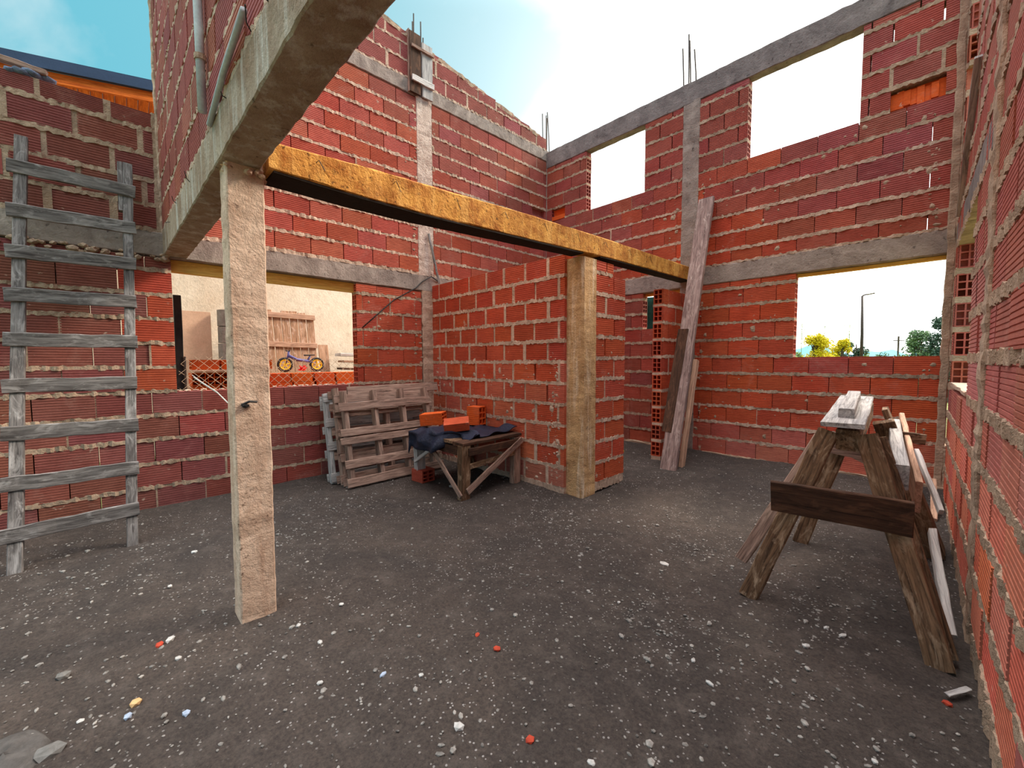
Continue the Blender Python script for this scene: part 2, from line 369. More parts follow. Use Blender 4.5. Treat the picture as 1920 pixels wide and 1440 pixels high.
def build_wall(name, origin, ang, thick, zones, colfn, mortar='mortar', limit=300, seed=1, extra_mortar=None, mj=1.0, md=0.0):
    """zones: dict(s0,s1,courses=[(zb,h)],phase=(even,odd),L,gap,holes,perp,ztop,hol,rank)"""
    r = random.Random(seed); ca, sa = math.cos(ang), math.sin(ang); o = Vector((origin[0], origin[1], 0))
    T = Vector((ca, sa, 0)); NI = Vector((-sa, ca, 0))     # NI: into the wall (local +y)
    P = lambda s, dep, z: o+T*s+NI*dep+Vector((0, 0, z))
    mb = MB(); specs = []
    def strip(a, b, z0, z1, th):
        n = max(1, int((b-a)/.022)); vs, fs = [], []
        for i in range(n+1):
            s = a+(b-a)*i/n; fr = md+mj*r.uniform(-.009, .005); zj0 = mj*r.uniform(-.010, .005); zj1 = mj*r.uniform(-.005, .010)
            vs += [P(s, fr, z0+zj0), P(s, fr+r.uniform(-.003, .003), z1+zj1), P(s, th+r.uniform(-.008, .006), z1), P(s, th+r.uniform(-.008, .006), z0)]
        for i in range(n):
            for j in range(4):
                k = (j+1) % 4; fs.append((i*4+j, i*4+4+j, i*4+4+k, i*4+k))
        fs += [(0, 1, 2, 3), (n*4+3, n*4+2, n*4+1, n*4)]
        mb.add(vs, fs)
    for zn in zones:
        L = zn['L']; gap = zn.get('gap', .008); cs = zn['courses']; prevtop = zn.get('zbase')
        for ci, (zb, h) in enumerate(cs):
            mid = zb+h/2; iv = [(zn['s0'], zn['s1'], zn.get('hol', False), zn.get('hol', False))]
            for (a, b, z0, z1) in zn.get('holes', []):
                if z0 < mid < z1:
                    nv = []
                    for (p, q, f0, f1) in iv:
                        if b <= p or a >= q: nv.append((p, q, f0, f1)); continue
                        if a > p: nv.append((p, a, f0, True))
                        if b < q: nv.append((b, q, True, f1))
                    iv = nv
            pt = prevtop if prevtop is not None else zb-.026
            zt = zn.get('ztop')
            for (p, q, f0, f1) in iv:
                # mortar bed under this course
                if zt is None: strip(p, q, pt-.002, zb+.002, thick)
                ph = zn['phase'][ci % 2]; k = math.ceil((p-ph)/L-1e-6); cuts = [p]
                x = ph+k*L
                while x < q-1e-6:
                    if x > p+.05 and x < q-.05: cuts.append(x+(r.uniform(-.012, .012) if zn.get('perp', 0) > .5 else r.uniform(-.004, .004)))
                    x += L
                cuts.append(q)
                for i in range(len(cuts)-1):
                    a = cuts[i]+(gap/2 if i else 0); b = cuts[i+1]-(gap/2 if i < len(cuts)-2 else 0)
                    hh = h
                    if zt is not None:
                        top = zt((a+b)/2)
                        if zb > top-.03: continue
                        hh = min(h, top-zb); strip(a-.01, b+.01, pt-.002, zb+.002, thick)
                    hol = (i == 0 and f0) or (i == len(cuts)-2 and f1)
                    ch = zn.get('chip', 0)
                    if b-a > .04: specs.append((a, b, zb, hh, hol, zn.get('rank', 1)))
                    if i and r.random() < zn.get('perp', 0):
                        mb.add(*boxvf(P, cuts[i]-gap/2-r.uniform(.0, .012), cuts[i]+gap/2+r.uniform(0, .012), r.uniform(-.003, .006), thick*.9, zb-.004, zb+hh+.004))
            prevtop = zb+h
    if extra_mortar: extra_mortar(mb, P, r)
    wl = obj(name, mb, mortar, loc=(o.x, o.y, 0), kind='structure')
    wl.rotation_euler = (0, 0, 0)
    # rank the bricks by their size in the picture
    ranked = []
    for sp in specs:
        a, b, zb, h, hol, rk = sp
        pts = [proj(P(s, 0, z)) for s in (a, b) for z in (zb, zb+h)]; c = proj(P((a+b)/2, 0, zb+h/2))
        ar = 0
        if all(pts) and c and -40 < c[0] < 1960 and -40 < c[1] < 1480:
            xs = [max(0, min(1920, p[0])) for p in pts]; ys = [max(0, min(1440, p[1])) for p in pts]
            (x0, y0), (x1, y1), (x2, y2), (x3, y3) = [(xs[i], ys[i]) for i in (0, 1, 3, 2)]
            ar = abs((x0*y1-x1*y0)+(x1*y2-x2*y1)+(x2*y3-x3*y2)+(x3*y0-x0*y3))/2
        ranked.append((ar*rk, sp))
    ranked.sort(key=lambda x: -x[0])
    rest = MB(); rc = None
    for i, (ar, (a, b, zb, h, hol, rk)) in enumerate(ranked):
        c = vary(colfn((a+b)/2, zb+h/2, r), r)
        dep = r.uniform(-.003, .004)
        if i < limit and ar > 0:
            me = brick_mesh(b-a, h, thick, hol); bo = bpy.data.objects.new('brick', me); COL.objects.link(bo)
            bo.parent = wl; bo.location = P(a, dep, zb)-o; bo.rotation_euler = (r.uniform(-.006, .006), r.uniform(-.005, .005), ang+r.uniform(-.008, .008))
            bo.scale = ((b-a)/round(b-a, 2), 1, h/round(h, 3)); bo.color = c
        else:
            rc = c; rest.add(*boxvf(P, a, b, dep, thick, zb, zb+h))
    if rest.v: obj('brick_courses', rest, 'brick', wl, color=rc, kind='stuff')
    return wl
def boxvf(P, a, b, d0, d1, z0, z1):
    vs = [P(s, d, z) for s in (a, b) for d in (d0, d1) for z in (z0, z1)]
    return vs, [(0,1,3,2),(4,6,7,5),(0,4,5,1),(2,3,7,6),(0,2,6,4),(1,5,7,3)]

# ------------------------------------------------------------------ ground
XA, YB = -4.5825, 5.169
def ground():
    vs, fs = [], []; x0, x1, y0, y1, st = -4.75, .45, -2.2, 5.35, .05
    nx = int((x1-x0)/st)+1; ny = int((y1-y0)/st)+1; r = random.Random(3)
    for j in range(ny):
        for i in range(nx):
            x = x0+i*st; y = y0+j*st
            z = gz(x, y)+r.uniform(-.004, .004)
            # soil banked up along the wall feet
            z += .03*math.exp(-max(0, x-XA)/.12)*.6+.03*math.exp(-max(0, YB-y)/.15)*.5
            vs.append((x, y, z))
    for j in range(ny-1):
        for i in range(nx-1): a = j*nx+i; fs.append((a, a+1, a+nx+1, a+nx))
    mb = MB(); mb.add(vs, fs); obj('floor', mb, 'ground', kind='structure', smooth=True)
    mb = MB(); mb.add([(-400, -300, -.12), (400, -300, -.12), (400, 600, -.12), (-400, 600, -.12)], [(0, 1, 2, 3)])
    obj('outer_ground', mb, 'field', kind='structure')
ground()

# ------------------------------------------------------------------ left wall (plane x = XA)
def col_left(s, z, r):
    if z > 4.55: return MAR
    if z > 2.34 and s > .4:
        line = 4.55-(s-1.9)*.62 if s < 3 else 3.8-(s-3)*.35      # redder and paler below this slanting line, more maroon above
        if z < line-.05: return lerp(RED, PALE, r.uniform(.0, .45))
        return lerp(MAR, RED, r.uniform(0, .5))
    if s < .4: return lerp(DKM, MAR, r.uniform(0, .35)) if not (z > .9 and z < 2 and s > .1) else lerp(RED, DRY, r.uniform(.2, .8))
    if s > 1.9 and z > .95: return lerp(RED, DRY, r.uniform(.2, .7))
    return lerp(DKM, RED, r.uniform(.0, .6))
WA = dict(a=.35, b=1.955, z0=.995, z1=2.13)
lowc = [(-.004+.2035*k, .178) for k in range(10)]+[(2.033, .088)]
upc = [(2.4525-.085+.1938*k, .168) for k in range(11)]
topz = lambda s: 5.2-.14*(s-2.46)
zonesA = [
 dict(s0=-1.7, s1=2.79, courses=lowc, phase=(.185, .3525), L=.335, gap=.007, zbase=-.05, holes=[(WA['a'], WA['b'], WA['z0'], WA['z1'])], perp=.35),
 dict(s0=3.07, s1=5.169, courses=lowc, phase=(.185, .3525), L=.335, gap=.010, zbase=-.05, rank=.05),
 dict(s0=-1.7, s1=.27, courses=[(2.36+.202*k, .174) for k in range(4)]+[(3.168, .12)], phase=(.02, .20), L=.362, gap=.030, zbase=2.335, perp=1),
 dict(s0=.5, s1=2.76, courses=upc, phase=(1.154, 1.324), L=.335, gap=.010, zbase=2.335, perp=.03),
 dict(s0=2.985, s1=5.16, courses=upc, phase=(3.26, 3.09), L=.335, gap=.010, zbase=2.335, perp=.03, holes=[(4.83, 5.12, 3.60, 3.63)]),
 dict(s0=.5, s1=2.70, courses=[(4.675+.19*k, .170) for k in range(4)], phase=(2.38, 2.22), L=.345, gap=.018, zbase=4.655, ztop=topz, perp=.7),
 dict(s0=2.95, s1=5.16, courses=[(4.675+.19*k, .170) for k in range(4)], phase=(3.20, 3.05), L=.345, gap=.018, zbase=4.655, ztop=topz, perp=.7),
]
wall_left = build_wall('wall_left', (XA, 0), PI/2, .12, zonesA, col_left, seed=11)
def second_mortar(wl, test):
    wl.data.materials.append(MATS['mortar_pale'])
    for p in wl.data.polygons:
        if test(p.center+wl.location): p.material_index = 1
second_mortar(wall_left, lambda c: c.y > .5 and c.z > 2.3)
def conc(name, p0, p1, w, h, mat, parent=None, seg=24, jit=.004, up=(0,0,1), ch=.012, **kw):
    mb = MB(); mb.board(p0, p1, w, h, up, seg*2, jit*.6, ch*.6); return obj(name, mb, mat, parent, **kw)
tX = XA-.06
mb = MB(); mb.box((XA-.09, 4.975, 3.615), (.05, .30, .17)); mb.box((XA-.06, 4.975, 3.55), (.11, .30, .05)); obj('broken_bricks', mb, 'brick', wall_left, color=MAR, kind='stuff')
for ya, yb in ((.5, 2.68), (2.97, 5.15)):
    mb = MB(); mb.board((tX, ya, topz(ya)-.02), (tX, yb, topz(yb)-.02), .118, .06, seg=40, jit=.008); obj('mortar_cap', mb, 'mortar', wall_left)
conc('concrete_band', (tX, -1.7, 2.237), (tX, 5.16, 2.237), .126, .20, 'concrete_grey', wall_left, 40, .005)
conc('concrete_band', (tX, .5, 4.572), (tX, 5.16, 4.572), .126, .165, 'concrete_grey', wall_left, 36, .006)
conc('concrete_column', (tX, 2.872, 2.33), (tX, 2.872, 4.50), .225, .126, 'concrete_flake', wall_left, 30, .003, (1,0,0))
conc('concrete_column', (tX, 2.93, -.05), (tX, 2.93, 2.14), .25, .122, 'mortar_pale', wall_left, 22, .008, (1,0,0))
conc('edge_column', (tX, .305, 2.33), (tX, .305, 3.30), .085, .12, 'mortar', wall_left, 14, .005, (1,0,0))
conc('corner_column', (tX+.005, 5.19, 0), (tX+.005, 5.19, 4.66), .05, .13, 'concrete_grey', wall_left, 30, .004, (1,0,0))
mb = MB(); mb.board((XA-.095, .34, 2.082), (XA-.095, 1.965, 2.082), .05, .105, seg=4); obj('lintel_board', mb, 'wood_yellow', wall_left)
mb = MB()
for i in range(26): mb.rock((XA-.06+R_.uniform(-.05, .05), .36+1.58*i/25, .998), R_.uniform(.02, .035), .25)
obj('sill_mortar', mb, 'mortar_pale', wall_left, kind='stuff')
mb = MB()
for i in range(60): mb.rock((XA+.004, R_.uniform(-1.1, .33), 2.12+R_.uniform(-.03, .03)), R_.uniform(.02, .045), .55)
obj('mortar_lumps', mb, 'mortar', wall_left, kind='stuff')

# ------------------------------------------------------------------ back wall (plane y = YB)
def col_back(s, z, r):
    if s < -2.35 and z < 2.2: return lerp(DKM, RED, r.uniform(.2, .9))
    if z > 3.5: return lerp(MAR, RED, r.uniform(0, .5))
    if z > 2.38:
        d = abs(s+2.2); t = max(0, 1-d/1.6)*.7+max(0, (3.0-z))*.6
        return lerp(MAR, DRY, min(1, max(0, t+r.uniform(-.3, .25))))
    if z < .45: return lerp(PALE, RED, r.uniform(.2, .7))
    if s > -1.1 and z > 1.1: return lerp(RED, MAR, r.uniform(0, .4)) if s < -.4 else DRY
    return lerp(DRY, RED, r.uniform(0, .5))
lowB = [(.131+.1958*k, .170) for k in range(10)]+[(2.095, .06)]
upB = [(2.385, .13), (2.542, .172), (2.7405, .172), (2.939, .172), (3.132, .172), (3.325, .170)]
topB = [(3.522+.196*k, .170) for k in range(4)]+[(4.306, .06)]
cB = (-2.33, -2.13)
holesUp = [(-.42, -.07, 3.60, 3.62), (-4.47, -4.20, 3.60, 3.62), (-1.60, -.63, 3.5, 4.4), (-3.79, -2.84, 3.5, 4.4)]
zonesB = [
 dict(s0=-4.58, s1=cB[0], courses=lowB, phase=(-2.70, -2.86), L=.32, gap=.006, zbase=.09, holes=[(-2.84, -2.33, 1.62, 2.17)], rank=.35),
 dict(s0=cB[1], s1=.04, courses=lowB, phase=(-1.7455, -1.5953), L=.32, gap=.006, zbase=.09, holes=[(-1.10, .2, 1.277, 2.17)], perp=.02),
 dict(s0=-4.58, s1=cB[0], courses=upB, phase=(-3.19, -3.03), L=.32, gap=.006, zbase=2.37, perp=.12),
 dict(s0=cB[1], s1=.02, courses=upB, phase=(-1.42, -1.592), L=.32, gap=.006, zbase=2.37, perp=.04),
 dict(s0=-4.58, s1=cB[0], courses=topB, phase=(-3.11, -2.95), L=.32, gap=.012, zbase=3.497, holes=holesUp, perp=.1),
 dict(s0=cB[1], s1=.0, courses=topB, phase=(-1.85, -1.70), L=.32, gap=.012, zbase=3.497, holes=holesUp, perp=.1),
]
wall_back = build_wall('wall_back', (0, YB), 0, .12, zonesB, col_back, mortar='mortar', seed=23)
second_mortar(wall_back, lambda c: 2.3 < c.z < 3.2 or (c.z < .9 and c.x > -2.2))
tY = YB+.06
mb = MB()
for i in range(8): mb.box((-.40+.044*i, YB+.07+.01*math.sin(i*3), 3.585+.008*math.sin(i)), (.046, .07, .135+.015*math.sin(i*2)))
mb.box((-.245, YB+.11, 3.607), (.36, .02, .19))
mb.box((-4.335, YB+.085, 3.60), (.28, .05, .17)); mb.box((-4.335, YB+.06, 3.54), (.28, .11, .06))
o_ = obj('broken_bricks', mb, 'brick', wall_back, color=ORG, kind='stuff')
conc('concrete_band', (-4.6, tY, 2.265), (.04, tY, 2.265), .126, .21, 'concrete_grey', wall_back, 34, .005)
conc('concrete_band', (-4.7, tY, 4.50), (.04, tY, 4.50), .13, .255, 'concrete_dark', wall_back, 34, .006)
conc('concrete_column', (-2.23, tY, .05), (-2.23, tY, 4.40), .205, .128, 'concrete_grey', wall_back, 30, .006, (0,1,0))
conc('concrete_column', (.012, tY-.012, .05), (.012, tY-.012, 4.40), .055, .12, 'mortar', wall_back, 30, .008, (0,1,0))
for z0, z1 in ((.0, .50), (1.27, 4.7)):
    conc('corner_fill', (.10, YB+.05, z0), (.10, YB+.05, z1), .13, .13, 'mortar', wall_back, 20, .004, (0,1,0))
mb = MB(); mb.board((-4.58, YB+.03, .09), (.05, YB+.03, .09), .14, .08, seg=40, jit=.012); obj('footing', mb, 'mortar', wall_back)
mb = MB(); mb.board((-1.1, YB+.095, 2.14), (.03, YB+.095, 2.14), .05, .035); obj('lintel_board', mb, 'wood_yellow', wall_back)
mb = MB(); mb.board((-2.84, YB+.095, 2.14), (-2.33, YB+.095, 2.14), .05, .04); obj('lintel_board', mb, 'wood_yellow', wall_back)

# ------------------------------------------------------------------ right wall (slightly skewed, just beside the camera)
angC = math.atan2(-5.169, .176)
def col_right(s, z, r):
    if z < .75: return lerp(DRY, PALE, r.uniform(.2, .7))
    return lerp(lerp(MAR, PALE, .35), RED, r.uniform(0, .5))
cC = [(.105+.235*k, .192) for k in range(20)]
holesC = [(.22, 1.62, 1.06, 2.2), (.17, .97, 3.05, 4.75)]
zonesC = [
 dict(s0=.0, s1=2.34, courses=cC, phase=(.12, .30), L=.36, gap=.016, zbase=.0, holes=holesC, perp=.25),
 dict(s0=2.50, s1=6.9, courses=cC, phase=(2.86, 3.04), L=.36, gap=.014, zbase=.0, perp=.1),
]
def exC(mb, P, r):
    for i in range(90): mb.rock(P(r.uniform(2.3, 3.4), .004, .08+.235*r.randint(0, 18)+r.uniform(-.02, .02)), r.uniform(.006, .014), .7)
wall_right = build_wall('wall_right', (.044, 5.169), angC, .12, zonesC, col_right, mortar='mortar', seed=31, extra_mortar=exC)
dC = Vector((math.cos(angC), math.sin(angC), 0)); nC = Vector((-math.sin(angC), math.cos(angC), 0)); oC = Vector((.044, 5.169, 0))
def PC(s, d, z): return oC+dC*s+nC*d+Vector((0, 0, z))
conc('concrete_column', PC(2.42, .055, -.05), PC(2.42, .055, 4.8), .17, .13, 'mortar', wall_right, 60, .008, nC)
conc('concrete_band', PC(.0, .06, 2.29), PC(2.36, .06, 2.29), .125, .18, 'concrete_dark', wall_right, 14, .005)
mb = MB(); mb.board(PC(.25, .0, 2.40), PC(1.5, -.012, 3.0), .02, .05, nC); obj('form_strip', mb, 'wood_silver', wall_right)
mb = MB(); mb.board(PC(.25, .06, 1.05), PC(1.6, .06, 1.05), .12, .03, jit=.006); obj('sill_mortar', mb, 'mortar_pale', wall_right)

# ------------------------------------------------------------------ upper cross wall standing on the big beam
angU = math.atan2(.0745, 3.58)
oU = Vector((XA-.02, .306, 0)); dU = Vector((math.cos(angU), math.sin(angU), 0)); nU = Vector((-math.sin(angU), math.cos(angU), 0))
def PU(s, d, z): return oU+dU*s+nU*d+Vector((0, 0, z))
cU = [(2.372+.203*k, .178) for k in range(14)]
zonesU = [dict(s0=.0, s1=4.6, courses=cU, phase=(.2, .365), L=.335, gap=.012, zbase=2.345, perp=.2)]
def exU(mb, P, r):
    for i in range(200): mb.rock(P(r.uniform(.2, 4.2), .002, 2.36+.203*r.randint(0, 8)+r.uniform(-.02, .02)), r.uniform(.004, .012), .7)
wall_upper = build_wall('wall_upper', (oU.x, oU.y), angU, .12, zonesU, lambda s, z, r: lerp(lerp(MAR, DKM, .2), PALE, r.uniform(0, .3)), mortar='mortar_pale', limit=150, seed=41, extra_mortar=exU, mj=.7, md=.003)
conc('edge_mortar', PU(.0, .05, 2.33), PU(.0, .05, 5.2), .05, .13, 'mortar_pale', wall_upper, 40, .006, nU)

# ------------------------------------------------------------------ inner partition, doorway wall and stub
def col_in(s, z, r):
    if z < .3: return lerp(PALE, MAR, r.uniform(.3, .8))
    if z < 1.2: return lerp(DRY, PALE, r.uniform(.0, .6))
    return lerp(RED, DRY, r.uniform(.2, .8))
cP = [(.062+.198*k, .170) for k in range(11)]
zonesP = [dict(s0=XA, s1=-2.40, courses=cP, phase=(-2.60, -2.77), L=.305, gap=.026, zbase=-.03, perp=.93)]
wall_inner = build_wall('wall_inner', (0, 2.955), 0, .12, zonesP, col_in, mortar='mortar_pale', seed=51)
zonesD = [dict(s0=3.20, s1=3.70, courses=[(.10+.198*k, .170) for k in range(10)], phase=(3.36, 3.50), L=.32, gap=.018, zbase=.02, perp=.7),
          dict(s0=3.20, s1=3.48, courses=[(2.08, .09)], phase=(3.36, 3.5), L=.32, gap=.018, zbase=2.05, hol=True),
          dict(s0=4.50, s1=5.165, courses=[(.13+.196*k, .170) for k in range(10)], phase=(4.82, 4.66), L=.32, gap=.016, zbase=.05, perp=.6, hol=True)]
wall_doorway = build_wall('wall_doorway', (-2.225, 0), PI/2, .115, zonesD, lambda s, z, r: lerp(RED, DRY, r.uniform(.4, 1)), mortar='mortar_pale', seed=61)

def splats(wall, P, n, srange, zrange, centres, seed, mat='mortar', holes=()):
    r = random.Random(seed); m = MB()
    for i in range(n):
        if centres and r.random() < .7:
            c = r.choice(centres); s_ = r.gauss(c, .05)
        else: s_ = r.uniform(*srange)
        if not srange[0] < s_ < srange[1]: continue
        z = r.uniform(*zrange); ru = min(.03, .006+r.expovariate(1/.010)); rv = ru*r.uniform(.5, 1.4); k = 7; ring = []
        for q in range(k):
            a = 2*PI*q/k; f = r.uniform(.6, 1.2); ring.append(P(s_+ru*f*math.cos(a), .001, z+rv*f*math.sin(a)))
        if any(a-.05 < s_ < b+.05 and c-.05 < z < d+.05 for a, b, c, d in holes): continue
        m.add(ring+[P(s_, -.006, z)], [(q, (q+1) % k, k) for q in range(k)])
    obj('mortar_smears', m, mat, wall, kind='stuff')
PB_ = lambda s_, d, z: Vector((s_, YB+d, z)); PA_ = lambda s_, d, z: Vector((XA-d, s_, z)); PP_ = lambda s_, d, z: Vector((s_, 2.955+d, z)); PD_ = lambda s_, d, z: Vector((-2.225-d, s_, z))
HB = [(-1.10, .2, 1.277, 2.17), (-2.84, -2.13, 1.6, 2.17)]
splats(wall_back, PB_, 110, (-2.1, -.05), (.15, 2.1), [-2.08, -.08], 1, holes=HB); splats(wall_back, PB_, 130, (-4.5, -.08), (2.4, 3.45), [-2.08, -2.38, -.10], 2)
splats(wall_left, PA_, 60, (2.0, 2.8), (1.0, 2.1), [2.3, 2.76], 3); splats(wall_left, PA_, 120, (.6, 5.1), (2.4, 4.4), [2.73, 3.01], 4)
splats(wall_inner, PP_, 260, (-4.5, -2.46), (.05, 1.3), [-2.47, -2.5, -4.5], 5, 'mortar_pale'); splats(wall_doorway, PD_, 30, (3.22, 3.69), (.1, 2), [3.23], 6)

# ------------------------------------------------------------------ concrete posts and beams
mb = MB(); mb.board((-2.315, .440, -.06), (-2.315, .452, 2.17), .15, .150, (0,1,0), 50, .0018, .006)
for i in range(46): mb.rock((-2.315+R_.uniform(-.08, .085), .45+R_.uniform(-.075, .09), 2.135+R_.uniform(-.03, .02)), R_.uniform(.008, .022), .8)
obj('concrete_post', mb, 'concrete_pink', loc=(-2.315, .45, 0), label='square pinkish concrete post standing alone in the foreground under the big beam', cat='column')
mb = MB(); mb.board((-2.325, 3.10, -.05), (-2.325, 3.10, 2.17), .215, .225, (0,1,0), 60, .0014, .022)
for i in range(40): mb.rock((-2.44+R_.uniform(-.02, .02), 2.985, .05+R_.random()*.9), R_.uniform(.01, .03), 1)
obj('concrete_post', mb, 'concrete_wash', loc=(-2.325, 3.10, 0), label='rough streaked concrete post at the end of the inner brick partition', cat='column')
mb = MB(); mb.board(PU(-.0, .078, 2.25), PU(4.62, .078, 2.25), .158, .205, (0,0,1), 90, .0022, .006)
obj('concrete_beam', mb, 'concrete_brown', loc=(-2.3, .4, 2.15), label='heavy brown and whitewashed concrete beam passing overhead, carrying the upper brick wall', cat='beam')
t = thing('concrete_beam', (-2.28, 3, 2.13), 'long ochre concrete beam running from the foreground post to the back wall', 'beam')
SEC = [(.540, 2.146, 2.275, -2.392, -2.2), (.96, 2.137, 2.303, -2.39, -2.2), (1.35, 2.138, 2.317, -2.38, -2.2), (2.33, 2.170, 2.357, -2.35, -2.2), (3.43, 2.212, 2.382, -2.337, -2.2), (5.166, 2.236, 2.402, -2.335, -2.2)]
mb = MB(); mb.loft(SEC); obj('beam_body', mb, 'concrete_ochre', t)
def secat(y):
    for a_, b_ in zip(SEC[:-1], SEC[1:]):
        if a_[0] <= y <= b_[0]: q = (y-a_[0])/(b_[0]-a_[0]); return [a_[k]*(1-q)+b_[k]*q for k in range(5)]
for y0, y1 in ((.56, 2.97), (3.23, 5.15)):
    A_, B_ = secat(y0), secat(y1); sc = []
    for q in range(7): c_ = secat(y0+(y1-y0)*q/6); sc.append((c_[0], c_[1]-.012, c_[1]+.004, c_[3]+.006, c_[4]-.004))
    mb = MB(); mb.loft(sc, .001, .003, 3); obj('soffit_strip', mb, 'soffit_shade', t)  # added dark strip, paints the shade on the beam's underside
for k in range(9):
    y = .75+.42*k; c_ = secat(y); p = Vector((-2.197, y, c_[2]-.05)); mb = MB(); mb.tube([p, p+Vector((.012, .01, .012)), p+Vector((.02, .035, -.035-.01*(k % 3)))], .0022, 5); obj('tie_wire', mb, 'metal_dark', t)

# ------------------------------------------------------------------ ladder
def ladder():
    t = thing('ladder', (-3.78, -.25, 0), 'weathered grey wooden ladder with nine board rungs leaning on the left wall', 'ladder')
    pl = lambda y, z, off=0: Vector((-3.78-.2526*z+.97*off, y, z+.245*off))
    n = (.97, 0, .245)
    mb = MB(); mb.board(pl(-.505, -.02), pl(-.432, 2.815), .062, .045, n, 10, .002); obj('rail', mb, 'wood_grey', t)
    mb = MB(); mb.board(pl(.012, -.02), pl(.108, 2.80), .058, .045, n, 10, .002); obj('rail', mb, 'wood_grey', t)
    for i, z in enumerate((2.567, 2.262, 1.975, 1.685, 1.388, 1.094, .801, .503, .22)):
        ya = -.475-.008*i; yb = .142-.011*i; d = (-.006, .006, .004, .004, .0, .0, -.002, .0, .012)[i]
        mb = MB(); mb.board(pl(ya-.02, z-d, .034), pl(yb, z+d, .034), .022, .090, (0, 0, 1), 8, .003, .004)
        obj('rung', mb, 'wood_grey', t)
    mb = MB(); mb.board(pl(.055, 2.40, .0), pl(.062, 2.80, .0), .03, .04, n, 3, .002); obj('packing_block', mb, 'wood_grey', t)
    return t
ladder()

# ------------------------------------------------------------------ pallets leaning in the corner
def pallet(y0, y1, xb, xt, H, label, mat, front, stringers, back=True, grp=None):
    t = thing('pallet', (xb, (y0+y1)/2, 0), label, 'pallet', grp)
    d = Vector((xt-xb, 0, H)).normalized(); n = Vector((d.z, 0, -d.x)); g = gz(xb, (y0+y1)/2)
    P = lambda y, u, o: Vector((xb, y, g))+d*u+n*o
    for fy in stringers:
        y = y0+(y1-y0)*fy; mb = MB(); mb.board(P(y, 0.0, 0), P(y+.012, H, 0), .045, .085, n, 6, .002); obj('stringer', mb, mat, t)
    for (u, w, e0, e1) in front:
        mb = MB(); mb.board(P(y0+e0, u, .052), P(y1+e1, u+.01, .052), .018, w, d, 6, .002); obj('deck_board', mb, mat, t)
    if back:
        for u in (.06, .3, .55, .8, H-.06):
            mb = MB(); mb.board(P(y0, u, -.052), P(y1, u, -.052), .018, .08, d, 4, .002); obj('base_board', mb, mat, t)
    return t
pallet(1.555, 2.62, -3.99, -4.22, .96, 'pinkish-grey wooden pallet leaning nearest the room beside the bench', 'wood_greybrown',
       [(.045, .085, 0, .05), (.225, .085, 0, .05), (.455, .07, -.02, .05), (.54, .075, -.01, .05), (.80, .085, .0, -.02)], (.06, .36, .66, .95))
pallet(1.545, 2.70, -4.13, -4.35, .99, 'middle wooden pallet sandwiched between the two other leaning pallets', 'wood_greybrown',
       [(.06, .09, 0, 0), (.28, .09, 0, 0), (.50, .09, 0, 0), (.72, .08, 0, 0), (.945, .10, .16, .12)], (.04, .5, .96))
pallet(1.50, 2.60, -4.27, -4.46, .93, 'silvery wooden pallet leaning hindmost against the brick wall', 'wood_silver',
       [(.06, .09, 0, 0), (.38, .09, 0, 0), (.62, .09, 0, 0), (.88, .09, 0, 0)], (.03, .5, .97))

# ------------------------------------------------------------------ low bench with tarp and loose bricks
def bench():
    t = thing('work_bench', (-3.35, 2.53, 0), 'low rough wooden work bench against the partition with diagonal braces', 'bench')
    X0, X1, Y0, Y1, H = -3.72, -2.97, 2.22, 2.87, .50
    for i, (x, y, m, w) in enumerate(((X1, Y0, 'wood_brown', .10), (X1, Y1, 'wood_greybrown', .09), (X0, Y0, 'wood_silver', .10), (X0, Y1, 'wood_brown', .08))):
        zb = -.02 if i != 2 else .12
        mb = MB(); mb.board((x, y, zb), (x+(.01 if i != 2 else -.02), y, H-.015), .07, w, (0, 1, 0), 6, .002); obj('leg', mb, m, t)
    for i in range(5):
        x = X0-.02+.17*i; mb = MB(); mb.board((x+.06, Y0-.04, H), (x+.06, Y1+.05, H+.006), .16, .028, seg=5, jit=.002); obj('top_plank', mb, 'wood_dark' if i == 4 else 'wood_brown', t)
    mb = MB(); mb.board((X1+.05, Y0+.02, H-.075), (X1+.05, Y1, H-.065), .022, .07); obj('apron', mb, 'wood_dark', t)
    mb = MB(); mb.board((X1+.03, Y0+.03, .285), (X1+.03, Y1-.03, .325), .02, .05); obj('rail', mb, 'wood_brown', t)
    mb = MB(); mb.board((X0, Y0-.02, H-.07), (X1-.05, Y0-.02, H-.07), .022, .08); obj('apron', mb, 'wood_dark', t)
    mb = MB(); mb.board((X1+.055, Y0+.0, .07), (X1+.06, Y1+.04, .455), .018, .062, (0, -.5, .8)); obj('brace', mb, 'wood_greybrown', t)
    mb = MB(); mb.board((X1+.04, Y0-.06, .03), (-3.42, Y0-.05, .41), .018, .05, (.5, 0, .8)); obj('brace', mb, 'wood_greybrown', t)
    mb = MB(); mb.board((X0+.0, Y0-.06, .22), (-3.40, Y0-.06, .40), .018, .035, (-.4, 0, .8)); obj('brace', mb, 'wood_silver', t)
bench()
